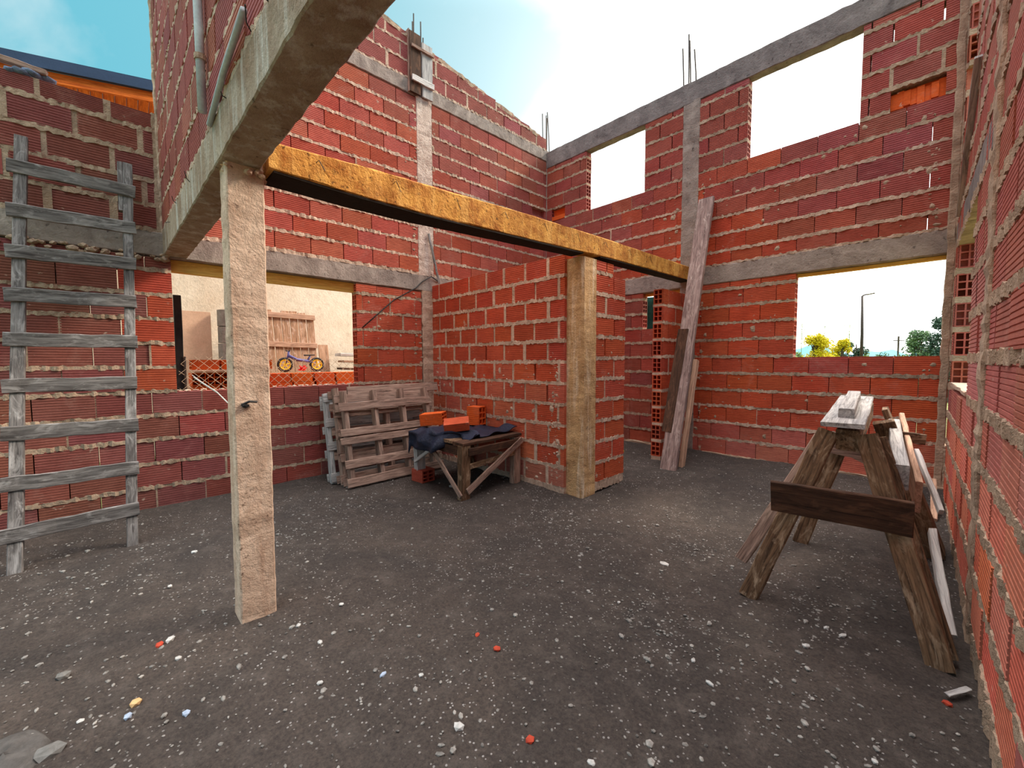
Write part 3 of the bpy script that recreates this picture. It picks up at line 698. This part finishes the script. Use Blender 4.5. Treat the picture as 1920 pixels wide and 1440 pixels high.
def tarp():
    nx, ny = 48, 44; r = random.Random(5); vs, fs = [], []
    ph = [(r.uniform(4, 22), r.uniform(4, 22), r.uniform(0, 6), r.uniform(.003, .010)) for _ in range(14)]
    for j in range(ny+1):
        for i in range(nx+1):
            u, v = i/nx, j/ny; x = -3.86+.86*u
            w = sum(k*math.sin(a*u+b*v+c) for a, b, c, k in ph)
            hang = max(.05, .17*(1-max(0, (u-.55)/.25)**2)) if u < .8 else .02
            if v < .3:
                q = 1-v/.3; y = 2.165-.03*math.sin(q*PI*.5)-.018*math.sin(17*u+3*q)+w*.8; z = .535-hang*q+w*.6+.02*math.sin(PI*v/.3)
            else:
                q = (v-.3)/.7; y = 2.165+.77*q; z = .535+w+.045*math.exp(-((u-.45)/.28)**2-((q-.25)/.3)**2)+.055*math.exp(-((u-.88)/.10)**2-((q-.92)/.10)**2)
                z = max(z, .524)
            if u < .08: z -= (.08-u)*.9; x += (.08-u)*.8
            if u > .70 and v < .62: y += (.62-v)*.50*min(1, (u-.70)/.12)      # pulled back off the right corner
            vs.append((x+.006*math.sin(23*v), y, z))
    for j in range(ny):
        for i in range(nx): a = j*(nx+1)+i; fs.append((a, a+1, a+nx+2, a+nx+1))
    mb = MB(); mb.add(vs, fs); o = obj('tarpaulin', mb, 'tarp', loc=(-3.4, 2.5, .51), smooth=True, label='crumpled dark blue plastic tarpaulin draped over the low bench', cat='tarp')
    s = o.modifiers.new('thick', 'SOLIDIFY'); s.thickness = .005; s.offset = 1
tarp()
def loose_brick(loc, rot, label, col=DRY, l=.25, h=.12, d=.15, grp=None):
    me = brick_mesh(l, h, d, True); o = bpy.data.objects.new('loose_brick', me); COL.objects.link(o)
    o.location = loc; o.rotation_euler = rot; o.color = col
    return tag(o, label, 'brick', grp)
loose_brick((-3.80, 2.28, .560), (.05, -.10, .62), 'hollow red brick lying on the left end of the blue tarpaulin', ORG)
loose_brick((-3.25, 2.21, .565), (.30, -.10, .90), 'hollow red brick with a chipped corner lying at the front of the tarpaulin', DRY, .24, .08, .15)
loose_brick((-3.62, 2.76, .545), (0, 0, .30), 'bright orange hollow brick standing upright at the back of the tarpaulin', ORG, .16, .20, .14)
loose_brick((-3.79, 2.16, .005), (0, 0, .1), 'dark red brick propping up the pale leg of the bench', RED, .18, .125, .16)

# ------------------------------------------------------------------ planks leaning on the back wall
def lean(name, p0, p1, w, h, mat, label, up=(0, -1, .3), cat='plank', seg=8, jit=.002):
    mb = MB(); mb.board(p0, p1, w, h, up, seg, jit); return obj(name, mb, mat, loc=p0, label=label, cat=cat)
lean('plank', (-2.005, 4.245, .055), (-2.005, 5.115, 3.16), .172, .045, 'wood_speck', 'long wide speckled plank leaning upright against the concrete column of the back wall')
lean('short_plank', (-2.075, 4.345, .46), (-2.05, 4.655, 1.60), .115, .022, 'wood_dark', 'shorter dark brown board fixed on the face of the long leaning plank')
lean('batten', (-1.935, 4.40, .05), (-1.92, 4.70, 1.25), .045, .07, 'wood_pale', 'narrow pale pink batten leaning at the right edge of the long plank')

# ------------------------------------------------------------------ sawhorse and timber at the right
def sawhorse():
    t = thing('sawhorse', (-.3, 2.85, 0), 'old brown wooden sawhorse with splayed legs near the right wall', 'sawhorse')
    def leg(p0, p1, w=.085, h=.042, m='wood_brown', up=(0, -1, .1)):
        mb = MB(); mb.board(p0, p1, w, h, up, 8, .002); obj('leg', mb, m, t)
    leg((-.665, 2.36, .0), (-.375, 2.52, .90)); leg((-.72, 2.42, .16), (-.41, 2.56, .86), .06, .03, 'wood_greybrown')
    leg((.045, 2.36, -.01), (-.235, 2.52, .90)); leg((.06, 2.42, .02), (-.20, 2.58, .88), .07, .035)
    leg((-.63, 3.33, .0), (-.38, 3.26, .88)); leg((.01, 3.62, .02), (-.23, 3.30, .88), .10, .04)
    mb = MB(); mb.board((-.30, 2.50, .865), (-.335, 3.42, .93), .09, .10, seg=6); obj('top_beam', mb, 'wood_brown', t)
    mb = MB(); mb.board((-.575, 2.365, .565), (-.06, 2.405, .572), .024, .158, (0, -.15, 1), 8, .002); obj('cross_board', mb, 'wood_dark', t)
    mb = MB(); mb.prism([(-.17, .05), (.17, .05), (.17, -.03), (.06, -.04), (.0, -.075), (-.05, -.05), (-.17, -.035)], (-.31, 3.22, .70), (1, 0, 0), (0, 0, 1), (0, .022, 0)); obj('gusset', mb, 'wood_greybrown', t)
    mb = MB(); mb.board((-.21, 3.30, .80), (-.05, 3.34, .79), .02, .06); obj('cross_board', mb, 'wood_brown', t)
sawhorse()
lean('plank', (-.312, 2.43, .944), (-.372, 3.42, 1.008), .165, .022, 'wood_silver', 'silvery wide board lying along the top of the sawhorse', (0, 0, 1))
lean('timber', (-.318, 2.57, .985), (-.372, 3.30, 1.030), .062, .048, 'wood_silver', 'square silver-topped timber lying on the wide board of the sawhorse', (0, 0, 1), 'timber')
lean('timber', (-.112, 2.55, .715), (-.20, 3.55, .815), .055, .115, 'wood_silver', 'thick weathered beam end sticking out towards the viewer right of the sawhorse', (0, 0, 1), 'timber')
lean('board', (-.055, 2.70, .60), (-.175, 3.75, .82), .025, .16, 'wood_pale', 'pale peach board lying on edge behind the weathered beam end', (0, 0, 1), 'board')
lean('board', (.045, 3.72, .03), (-.25, 3.62, .93), .13, .03, 'wood_brown', 'brown board leaning steeply at the far right end of the sawhorse', (.9, 0, .3), 'board')
lean('batten', (.070, 2.50, .07), (-.005, 2.98, .37), .03, .05, 'wood_white', 'white-topped batten slanting down beside the right leg of the sawhorse', (0, 0, 1), 'batten')
lean('batten', (.03, 3.50, .34), (-.10, 3.95, .62), .025, .04, 'wood_white', 'thin white strip slanting behind the sawhorse near the right wall', (0, 0, 1), 'batten')
lean('offcut', (.0, 4.30, .06), (-.015, 4.75, .26), .035, .05, 'wood_pale', 'short pale offcut propped on the ground before the back right corner', (0, 0, 1), 'offcut')
lean('wood_chip', (.060, 2.16, .015), (.115, 2.25, .02), .02, .006, 'wood_silver', 'small grey wood splinter lying on the ground near the right wall', (0, 0, 1), 'splinter', 3)

# ------------------------------------------------------------------ formwork, rebar, cable, conduit
t = thing('formwork_box', (XA+.02, 2.82, 4.5), 'weathered plank formwork hanging on top of the left wall column', 'formwork')
for y, m in ((2.735, 'wood_dark'), (2.905, 'wood_silver')):
    mb = MB(); mb.board((XA+.03, y, 4.50), (XA+.03, y, 5.20-(.06 if y > 2.8 else 0)), .15, .022, (1, 0, 0)); obj('form_plank', mb, m, t)
for z in (4.66, 5.03):
    mb = MB(); mb.board((XA+.055, 2.68, z), (XA+.055, 2.985, z), .022, .07 if z < 4.8 else .035, (0, 0, 1)); obj('batten', mb, 'wood_white' if z < 4.8 else 'wood_greybrown', t)
mb = MB(); mb.board((XA-.03, 2.66, 4.50), (XA-.03, 2.66, 5.22), .02, .12, (1, 0, 0)); obj('form_side', mb, 'wood_greybrown', t)
def rebars(base, pts, label, grp=None):
    t = thing('rebar_cluster', base, label, 'rebar', grp)
    for (x, y, z0, z1, dx) in pts:
        mb = MB(); mb.tube([(x, y, z0), (x+dx*.4, y, (z0+z1)/2), (x+dx, y+dx*.3, z1)], .0085, 6); obj('rod', mb, 'rebar', t)
rebars((XA-.06, 2.83, 5.0), [(XA-.03, 2.745, 4.6, 5.37, .0), (XA-.09, 2.79, 4.6, 5.52, .01), (XA-.03, 2.86, 4.6, 5.43, .0), (XA-.09, 2.92, 4.6, 5.30, .01)], 'steel rods sticking up out of the plank formwork')
rebars((-2.27, 5.24, 4.63), [(-2.35, 5.21, 4.5, 5.10, -.02), (-2.31, 5.26, 4.5, 5.27, -.01), (-2.265, 5.21, 4.5, 5.15, -.02), (-2.215, 5.26, 4.5, 5.05, -.03)], 'steel rods sticking up above the middle of the back wall')
rebars((-4.64, 5.23, 4.63), [(-4.70, 5.21, 4.5, 5.31, -.01), (-4.66, 5.26, 4.5, 5.24, .0), (-4.63, 5.21, 4.5, 5.25, .0), (-4.60, 5.26, 4.5, 5.32, -.04)], 'steel rods sticking up from the corner where left and back walls meet')
mb = MB(); mb.tube([(XA+.012, 3.05, 2.28), (XA+.02, 2.93, 2.33), (XA+.02, 2.80, 2.25), (XA+.02, 2.705, 2.158), (XA+.015, 2.41, 1.985), (XA+.015, 2.2, 1.80), (XA+.015, 2.01, 1.63)], .007, 6)
obj('cable', mb, 'metal_dark', loc=(XA, 2.5, 1.63), smooth=True, label='thin dark cable running diagonally down the left wall beside the window', cat='cable')
lean('stick', (XA+.05, 3.03, 2.25), (XA+.02, 2.90, 2.86), .03, .012, 'wood_grey', 'thin grey lath leaning on the concrete column of the left wall', (1, 0, 0), 'lath')
pc = PU(2.2, -.028, 0)
t = thing('conduit_pipe', (pc.x, pc.y, 2.42), 'pale plastic conduit pipe clamped upright on the upper brick wall', 'pipe')
mb = MB(); mb.tube([(pc.x, pc.y, 2.40), (pc.x, pc.y, 2.78), (pc.x-.01, pc.y, 3.3), (pc.x, pc.y, 3.9)], .018, 10); obj('pipe', mb, 'conduit', t, smooth=True)
for z in (2.64, 3.05):
    mb = MB(); mb.tube([(pc.x, pc.y+.0, z-.012), (pc.x, pc.y, z+.012)], .024, 10); obj('coupling', mb, 'mortar', t)
mb = MB(); a = PU(2.25, -.012, 2.33); b = PU(2.95, -.02, 2.42); mb.tube([a, (a+b)/2+Vector((0, 0, .02)), b], .012, 8)
obj('conduit_pipe', mb, 'conduit', loc=a, smooth=True, label='short pale conduit lying on the edge of the big beam', cat='pipe')
for i, (s, z, dz) in enumerate(((.55, 2.30, -.03), (.95, 2.33, .02), (1.55, 2.29, .03), (2.15, 2.62, .01), (2.12, 2.56, .0), (2.55, 2.32, -.02), (2.95, 2.36, .03), (3.15, 2.34, -.03))):
    mb = MB(); p = PU(s, 0, z); mb.tube([p, p+Vector((.02, -.018, dz*.3)), p+Vector((.07, -.03, dz))], .0022, 5)
    obj('tie_wire', mb, 'metal_dark', loc=p, label='bent black tie wire sticking out of the big overhead beam', cat='wire', group='tie wires of the big beam')
mb = MB(); mb.tube([(-2.39, .372, 1.05), (-2.9, .40, 1.075), (-3.6, .42, 1.10), (-4.3, .43, 1.14)], .003, 6); mb.tube([(-2.39, .376, 1.045), (-2.9, .408, 1.065), (-3.6, .43, 1.085), (-4.3, .44, 1.12)], .003, 6)
obj('post_wire', mb, 'steel', loc=(-2.39, .37, 1.05), label='pale twisted wire stretched from the foreground post to the window', cat='wire')
mb = MB(); mb.rock((-2.232, .415, 1.045), .02, .6); mb.tube([(-2.235, .40, 1.05), (-2.22, .43, 1.065), (-2.225, .46, 1.06)], .006, 6)
obj('wire_knot', mb, 'metal_dark', loc=(-2.235, .41, 1.05), label='dark twisted wire knot on the face of the foreground post', cat='wire')

# ------------------------------------------------------------------ outside the left window
mb = MB(); mb.board((-8.0, -6, 1.6), (-8.0, 9, 1.6), .2, 3.6, seg=12, jit=.004)
obj('wall_neighbour', mb, 'plaster', kind='structure')
OUTG = -.12
ORD = ('first', 'second', 'third', 'fourth', 'fifth')
def stackbrick(x, y, z, rz, label, l=.28, h=.115, d=.16, c=ORG): return loose_brick((x, y, z), (0, 0, rz), label, c, l, h, d, 'bricks piled outside the left window')
r = random.Random(9)
for zi in range(2):           # pile behind the sill, right part
    for k in range(5):
        stackbrick(-6.18, 1.44+.295*k+r.uniform(-.01, .01)-(0 if zi else .02), .97-.122*zi, PI/2, 'orange hollow brick under the toy bike, %s row, %s from the foreground post' % (('top', 'lower')[zi], ORD[k]), .27, .118, .30, vary(ORG, r, .08))
for k in range(3): stackbrick(-6.05, .61+.285*k, 1.155, PI/2, 'orange hollow brick on the pale plank outside, %s from the dark fence post' % ORD[k], .26, .118, .28, vary(ORG, r, .08))
for k in range(5): stackbrick(-6.05, .74+.15*k, .965, PI, 'orange brick showing its hollow end under the pale plank, %s from the dark fence post' % ORD[k], .30, .150, .14, vary(ORG, r, .08))
for k in range(3): stackbrick(-6.05, .61+.285*k, .84, PI/2, 'orange hollow brick in the bottom row under the plank, %s from the dark fence post' % ORD[k], .26, .118, .28, vary(ORG, r, .08))
mb = MB(); mb.board((-6.2, .5, .36), (-6.2, 1.36, .36), .34, .94, seg=6, jit=.008); obj('rubble_heap', mb, 'mortar', loc=(-6.2, .9, -.1), label='grey rubble heap under the left brick pile beside the dark post', cat='rubble')
lean('plank', (-6.03, .60, 1.135), (-6.05, 1.40, 1.135), .10, .03, 'wood_pale', 'pale plank lying across the brick pile outside the window', (0, 0, 1))
mb = MB(); mb.board((-6.36, 1.40, .36), (-6.36, 3.2, .36), .50, .95, seg=6, jit=.01); obj('rubble_heap', mb, 'mortar', loc=(-6.35, 1.8, -.1), label='grey heap of mortar and rubble under the brick pile outside', cat='rubble')
def bike():
    x = -6.46; wz = 1.205; ya, yb = 1.70, 2.13; rw = .088
    t = thing('toy_bike', (x, 1.9, 1.09), 'small violet balance bike with yellow spoked wheels on the brick pile', 'bike')
    for y in (ya, yb):
        mb = MB(); mb.tube([(x, y+rw*math.cos(a*PI/12), wz+rw*math.sin(a*PI/12)) for a in range(24)], .018, 8, True); w = obj('tyre', mb, 'rubber', t, smooth=True)
        mb = MB(); mb.tube([(x, y+.07*math.cos(a*PI/12), wz+.07*math.sin(a*PI/12)) for a in range(24)], .014, 8, True)
        for k in range(5):
            a = k*2*PI/5+.3; mb.board((x, y, wz), (x, y+.07*math.cos(a), wz+.07*math.sin(a)), .014, .026, (1, 0, 0), 2, 0, .003)
        mb.tube([(x-.012, y, wz), (x+.012, y, wz)], .02, 10); obj('rim', mb, 'plastic_yellow', w)
    mb = MB(); mb.tube([(x, ya, wz), (x, ya+.045, wz+.13), (x, ya+.055, wz+.19)], .014, 8); obj('fork', mb, 'paint_violet', t, smooth=True)
    mb = MB(); mb.tube([(x, ya+.045, wz+.13), (x, ya+.16, wz+.07), (x, yb-.12, wz+.05)], .022, 8); mb.tube([(x, yb-.12, wz+.05), (x, yb, wz)], .013, 8); mb.tube([(x, yb-.13, wz+.05), (x, yb-.09, wz+.125)], .014, 8); obj('frame', mb, 'paint_violet', t, smooth=True)
    mb = MB(); mb.tube([(x-.09, ya+.04, wz+.20), (x, ya+.06, wz+.19), (x+.09, ya+.04, wz+.20)], .008, 8); obj('handlebar', mb, 'metal_dark', t, smooth=True)
    mb = MB(); mb.board((x, yb-.17, wz+.135), (x, yb-.03, wz+.14), .05, .022, (0, 0, 1), 5, 0, .008, .7); obj('saddle', mb, 'rubber', t)
bike()
mb = MB()
for k in range(22):
    a = r.uniform(0, 2*PI); e = r.uniform(-.2, 1.2); d = Vector((math.cos(a)*math.cos(e), math.sin(a)*math.cos(e), math.sin(e)))
    c = Vector((-6.40, 1.91, 1.135)); mb.tube([c, c+d*.07], [.024, .004], 6)
obj('spiky_toy', mb, 'plastic_red', loc=(-6.40, 1.91, 1.09), label='bright red spiky toy between the wheels of the toy bike', cat='toy')
t = thing('plank_gate', (-7.5, 2.0, OUTG), 'old plank gate with crossbars leaning on the neighbour wall', 'gate')
gP = lambda y, z, o=0: Vector((-7.42-.16*(z/2.2)+o, y+.035*(2.1-z), z))
for k in range(8):
    y = 1.50+.128*k; mb = MB(); mb.board(gP(y, -.1), gP(y, 2.06+r.uniform(-.02, .03)), .118, .02, (1, 0, 0), 6, .002); obj('gate_plank', mb, 'wood_gate', t)
for z in (1.52, 2.0):
    mb = MB(); mb.board(gP(1.43, z+.02, .03), gP(2.47, z, .03), .025, .085); obj('crossbar', mb, 'wood_pale', t)
mb = MB(); mb.board((-7.3, 2.62, -.1), (-7.55, 2.60, 1.54), .16, .03, (1, 0, 0)); obj('board', mb, 'wood_gate', loc=(-7.3, 2.62, -.1), label='single brown board leaning right of the plank gate', cat='board')
t = thing('board_stack', (-7.2, 3.1, OUTG), 'low stack of boards under a white board right of the gate', 'board stack')
for k in range(7):
    mb = MB(); mb.board((-7.35+.03*(k % 2), 2.78+.02*(k % 3), .62+.125*k), (-7.2, 3.9, .60+.125*k), .4, .035 if k < 6 else .05, (0, 0, 1), 4, .004); obj('board', mb, 'wood_white' if k == 6 else ('wood_gate' if k % 2 else 'wood_dark'), t)
mb = MB(); mb.board((-7.2, 3.3, -.1), (-7.2, 3.3, .6), .8, .3, (1, 0, 0)); obj('trestle', mb, 'wood_dark', t)
mb = MB(); mb.board((-7.0, .72, -.1), (-7.0, .72, 1.93), .05, .42, (0, 1, 0), 4, .001); obj('plywood_sheet', mb, 'plywood', loc=(-7.0, .72, -.1), label='upright pinkish plywood sheet outside the left part of the window', cat='sheet')
mb = MB()
for k in range(9): mb.tube([(-6.9, 1.12, -.1+.23*k), (-6.9, 1.12, .12+.23*k)], .13-.003*(k % 2), 16)
obj('grey_drum', mb, 'concrete_grey', loc=(-6.9, 1.12, -.1), label='tall grey ribbed round drum half hidden behind the foreground post', cat='drum')
mb = MB(); mb.board((-5.05, .40, -.1), (-5.05, .42, 1.88), .05, .06, (0, 1, 0), 6, .002); obj('fence_post', mb, 'metal_dark', loc=(-5.05, .41, -.1), label='dark post just outside the left edge of the window', cat='post')
t = thing('wire_fence', (-5.0, 1.2, OUTG), 'loose chain-link fence hanging across the bottom of the window', 'fence')
mb = MB(); st = .088
for k in range(-8, 26):
    for sg in (1, -1):
        pts = []
        for q in range(13):
            z = .88+.40*q/12; y = .42+st*k+sg*(z-.88)*1.05
            if .40 < y < 2.14: pts.append((-5.02+.006*sg+.015*math.sin(3*y), y, z+.02*math.sin(2*y)))
        if len(pts) > 1: mb.tube(pts, .0019, 4)
obj('wire_mesh', mb, 'wire_rust', t)
for y in (.45, 2.16):
    mb = MB(); mb.tube([(-5.02, y, -.12), (-5.02, y, 1.30)], .012, 6); obj('stake', mb, 'rebar', t)

# ------------------------------------------------------------------ neighbour roof, upper left
t = thing('eave_roof', (-6.6, -1.2, 4.1), 'roof edge of the neighbour house with blue metal rim and orange boards', 'roof')
eZ = lambda y, z: z+.178*(y+.72)
for y0, y1 in ((-3.2, 1.0),):
    mb = MB(); mb.board((-6.52, y0, eZ(y0, 4.275)), (-6.52, y1, eZ(y1, 4.275)), .04, .115); obj('metal_rim', mb, 'roof_blue', t)
    mb = MB(); mb.board((-6.56, y0, eZ(y0, 4.165)), (-6.56, y1, eZ(y1, 4.165)), .03, .11); obj('fascia', mb, 'wood_orange', t)
    mb = MB(); mb.add([(-6.5, y0, eZ(y0, 4.335)), (-6.5, y1, eZ(y1, 4.335)), (-9, y1, eZ(y1, 5.0)), (-9, y0, eZ(y0, 5.0))], [(0, 1, 2, 3)]); ro = obj('roof_sheet', mb, 'roof_blue', t); ro.modifiers.new('t', 'SOLIDIFY').thickness = .03
k = 0; y = -3.2
while y < 1.0:
    mb = MB(); mb.board((-6.57, y, eZ(y, 4.12)), (-8.0, y, eZ(y, 3.80)), .094, .02); obj('soffit_strip', mb, 'wood_orange', t); y += .098
mb = MB()
for i in range(9): mb.rock((XA-.05+R_.uniform(-.04, .04), -.75+.055*i, 3.315+.02*math.sin(i)), .055, .5)
obj('rag', mb, 'bag_blue', loc=(XA-.05, -.5, 3.29), smooth=True, label='pale blue rag lying on top of the left wall', cat='rag')
lean('log', (XA-.06, -.56, 3.38), (XA-.04, -.30, 3.36), .05, .04, 'wood_greybrown', 'short stick lying on top of the left wall by the blue rag', (0, 0, 1), 'stick')

mb = MB(); vs, fs = [], []
for i in range(9):
    for j in range(9): vs.append((-3.06+.036*i, 5.46+.02*math.sin(i*1.3)+.012*math.sin(j*2), 1.5+.08*j))
for i in range(8):
    for j in range(8): a = i*9+j; fs.append((a, a+9, a+10, a+1))
mb.add(vs, fs); o_ = obj('shade_cloth', mb, 'cloth_teal', loc=(-2.92, 5.46, 1.5), smooth=True, label='teal cloth hanging outside the small window behind the doorway', cat='cloth'); o_.modifiers.new('t', 'SOLIDIFY').thickness = .004

# ------------------------------------------------------------------ beyond the back window: trees, lamp, hills
def tree(name, x, y, rx, h0, h1, mat, label, n=1400, leaf=.16, wisps=0, seed=1):
    r = random.Random(seed); t = thing(name, (x, y, OUTG), label, 'tree', None)
    mb = MB(); mb.tube([(x, y, OUTG), (x+.05, y, (OUTG+h1)/2), (x, y, h1*.92)], [.10, .07, .02], 7)
    blobs = []
    for i in range(20):
        a = r.uniform(0, 2*PI); f = r.random(); z = h0+(h1-h0)*f; k = rx*(1-.55*f)
        b = Vector((x+math.cos(a)*k*r.uniform(.2, .75), y+math.sin(a)*k*.5*r.uniform(.2, .75), z)); blobs.append((b, max(.16, k*r.uniform(.35, .55))))
        mb.tube([(x, y, max(OUTG+.3, z-.5)), b], [.03, .008], 5)
    obj('trunk', mb, 'bark', t)
    mb = MB()
    for i in range(n):
        b, k = blobs[r.randrange(len(blobs))]; d = Vector((r.gauss(0, 1), r.gauss(0, 1), r.gauss(0, 1))).normalized()*k*r.random()**.5
        p = b+d; u = Vector((r.uniform(-1, 1), r.uniform(-1, 1), r.uniform(-1, 1))).normalized()*leaf*r.uniform(.5, 1.1); v = u.orthogonal().normalized()*leaf*.45
        mb.add([p-u*.5, p+v*.5, p+u*.5, p-v*.5], [(0, 1, 2, 3)])
    o = obj('crown', mb, mat, t, kind='stuff')
    for w in range(wisps):
        mb = MB(); xx = x+r.uniform(-rx, rx)
        for i in range(60):
            z = h1*.8+(i/60)*1.0; p = Vector((xx+r.gauss(0, .08), y+r.gauss(0, .08), z)); u = Vector((r.uniform(-1, 1), 0, r.uniform(-.3, 1))).normalized()*leaf*.6; v = u.orthogonal().normalized()*leaf*.25
            mb.add([p-u*.5, p+v*.5, p+u*.5, p-v*.5], [(0, 1, 2, 3)])
        mb.tube([(xx, y, h1*.5), (xx, y, h1*.8+1)], .012, 5); obj('branch_tip', mb, 'leaf_light', t)
    return t
tree('yellow_tree', -3.55, 20, .95, .5, 2.15, 'leaf_yellow', 'bright yellow autumn bush at the left of the back window view', 4200, .11, 2, 3)
tree('yellow_tree', -3.15, 23.5, .75, .5, 2.25, 'leaf_yellow', 'bright yellow autumn tree beside the dark tree in the back window', 3600, .12, 2, 5)
tree('dark_tree', -3.05, 27, .8, .5, 2.2, 'leaf_dark', 'small dark green tree left of the street lamp', 2400, .16, 0, 7)
tree('green_tree', -.62, 22, 1.0, .4, 2.35, 'leaf_green', 'leafy green tree in the middle right of the back window', 5200, .13, 0, 9)
tree('green_tree', .12, 19, .85, .4, 2.75, 'leaf_dark', 'tall dark green tree at the right edge of the back window', 5200, .11, 0, 11)
for i in range(16):
    x = -7.0+i*.52; tree('far_bush', x, 30+2*math.sin(i*2.1), .55, 1.0, 1.45+.25*math.sin(i*1.7), 'leaf_light' if i % 3 else 'leaf_green', 'low bush in the far hedge beyond the field', 220, .16, 0, 20+i)['group'] = 'bushes of the far hedge'
t = thing('street_lamp', (-2.58, 24, OUTG), 'tall thin street lamp seen through the back window', 'lamp post')
mb = MB(); mb.tube([(-2.50, 24, OUTG), (-2.53, 24, 2.4), (-2.58, 24, 4.08)], [.075, .055, .04], 8); obj('pole', mb, 'rebar', t, smooth=True)
mb = MB(); mb.tube([(-2.58, 24, 4.08), (-2.45, 24, 4.13), (-2.38, 24, 4.12)], .03, 6); obj('arm', mb, 'rebar', t, smooth=True)
mb = MB(); mb.board((-2.42, 24, 4.12), (-2.16, 24, 4.15), .12, .05, (0, 0, 1), 4, 0, .012); obj('lamp_head', mb, 'concrete_grey', t)
mb = MB(); mb.tube([(-2.2, 40, OUTG), (-2.22, 40, 2.9)], .06, 6); mb.tube([(-2.5, 40, 2.6), (-1.9, 40, 2.6)], .03, 5)
obj('power_pole', mb, 'bark', loc=(-2.2, 40, OUTG), label='distant wooden power pole before the blue hills', cat='pole')
vs, fs = [], []; nH = 60
for i in range(nH+1):
    x = -420+i*11; h = 12+4*math.sin(i*.5)+3*math.sin(i*1.3+1)+2*math.sin(i*2.9)
    vs += [(x, 520, -2), (x, 560, h)]
for i in range(nH): fs.append((2*i, 2*i+2, 2*i+3, 2*i+1))
mb = MB(); mb.add(vs, fs); obj('hills', mb, 'hill', kind='structure', smooth=True)

# ------------------------------------------------------------------ stones and debris on the ground
mb = MB(); r = random.Random(77); cl = [(r.uniform(-3.9, .0), r.uniform(-.6, 3.8), r.uniform(.15, .5)) for _ in range(42)]
BASE = []
for q in range(10):
    b = MB(); b.rock((0, 0, 0), 1, .6, q); BASE.append((b.v, b.f))
n = 0
while n < 6500:
    if r.random() < .62:
        c = r.choice(cl); x = r.gauss(c[0], c[2]); y = r.gauss(c[1], c[2])
    else: x = r.uniform(-4.5, .1); y = r.uniform(-1.2, 5.0)
    if not (-4.5 < x < .1 and -1.2 < y < 5.0): continue
    p = proj((x, y, 0))
    if not p or not (-30 < p[0] < 1950 and p[1] < 1480): continue
    n += 1; s = min(.016, .0028+r.expovariate(1/.0024)); v, f = BASE[r.randrange(10)]; z = gz(x, y)+s*.15
    mb.add([(x+a*s, y+b*s, z+c*s) for a, b, c in v], f)
obj('gravel', mb, 'gravel', kind='stuff', label='fine pale gravel scattered over the dark ground', cat='gravel')
def stone(x, y, rad, mat, label, name='stone', cat='stone', flat=.55, group=None):
    m = MB(); z = gz(x, y); m.rock((x, y, z+rad*flat*.4), rad, flat); return obj(name, m, mat, loc=(x, y, z), label=label, cat=cat, group=group)
stone(-1.503, .713, .017, 'stone_blue', 'round pale bluish stone on the ground right of the foreground post')
stone(-1.092, .785, .019, 'stone_pale', 'angular white stone on the ground at the bottom centre')
stone(-1.990, -.009, .024, 'stone_tan', 'tan angular stone on the ground at the lower left')
stone(-1.933, -.031, .020, 'stone_blue', 'flat bluish pebble just below the tan stone')
stone(-1.818, .121, .016, 'stone_blue', 'oval bluish pebble right of the tan stone')
m_ = MB(); vs, fs = [], []
for i in range(9):
    for j in range(16):
        e = (i/8)*PI/2; a = 2*PI*j/16; q = .105*(1+.10*math.sin(2*a+1)+.06*math.sin(5*a)); vs.append((-1.985+q*1.15*math.cos(e)*math.cos(a), -.315+q*math.cos(e)*math.sin(a), gz(-1.98, -.3)-.008+.030*math.sin(e)+.004*math.sin(3*a+i)))
for i in range(8):
    for j in range(16): k_ = (j+1) % 16; fs.append((i*16+j, i*16+k_, i*16+16+k_, i*16+16+j))
m_.add(vs, fs); obj('stone', m_, 'stone_dark', loc=(-1.985, -.315, 0), smooth=True, label='large grey rock half buried in the bottom left corner', cat='stone')
stone(-1.925, -.215, .035, 'stone_grey', 'light grey flat stone next to the large corner rock', flat=.4)
stone(-2.342, .114, .022, 'stone_pale', 'white stone beside the red shard left of the foreground post')
stone(-1.133, 2.365, .027, 'stone_pale', 'flat white stone alone in the middle of the ground', flat=.3)
stone(-2.365, -.215, .030, 'stone_grey', 'rounded grey stone on the left of the ground')
for x, y, rd in ((-2.165, .127, .018), (-1.873, .596, .014), (-2.082, .771, .013), (-.361, 2.107, .02), (-.263, 2.307, .017), (-.324, 2.324, .014), (-.575, 1.599, .014), (-2.051, .559, .018), (-.668, 1.674, .012),
                (-2.017, -.15, .012), (-.708, 1.01, .013), (-.098, 1.645, .012), (-1.095, 1.794, .012), (-1.389, .82, .012), (-1.641, .518, .012), (-3.2, 2.05, .016), (-3.1, 1.95, .014), (-2.75, 2.4, .014), (-3.3, .3, .018), (-3.1, .5, .016), (-2.9, .15, .017)):
    stone(x, y, rd, 'stone_pale', 'small pale pebble lying loose on the dark ground', 'pebble', 'pebble', group='loose pale pebbles')
stone(-2.330, .076, .022, 'shard_red', 'red brick shard beside the white stone left of the foreground post', 'brick_shard', 'shard', .5)
stone(-1.278, 1.125, .018, 'shard_red', 'red brick shard on the ground near the picture centre', 'brick_shard', 'shard', .5)
stone(-1.412, 1.125, .014, 'shard_red', 'tiny red brick shard left of the central one', 'brick_shard', 'shard', .5)
stone(-.889, .925, .017, 'shard_red', 'red brick shard at the bottom of the ground near the viewer', 'brick_shard', 'shard', .5)
stone(.06, 2.13, .02, 'shard_red', 'red brick shard by the foot of the right wall', 'brick_shard', 'shard', .5)
stone(-2.80, 4.62, .035, 'plastic_yellow', 'small yellow plastic scrap on the ground inside the doorway', 'plastic_scrap', 'scrap', .5)
stone(-3.35, 2.35, .03, 'stone_pale', 'small white scrap lying in the dark under the bench', 'paper_scrap', 'scrap', .5)
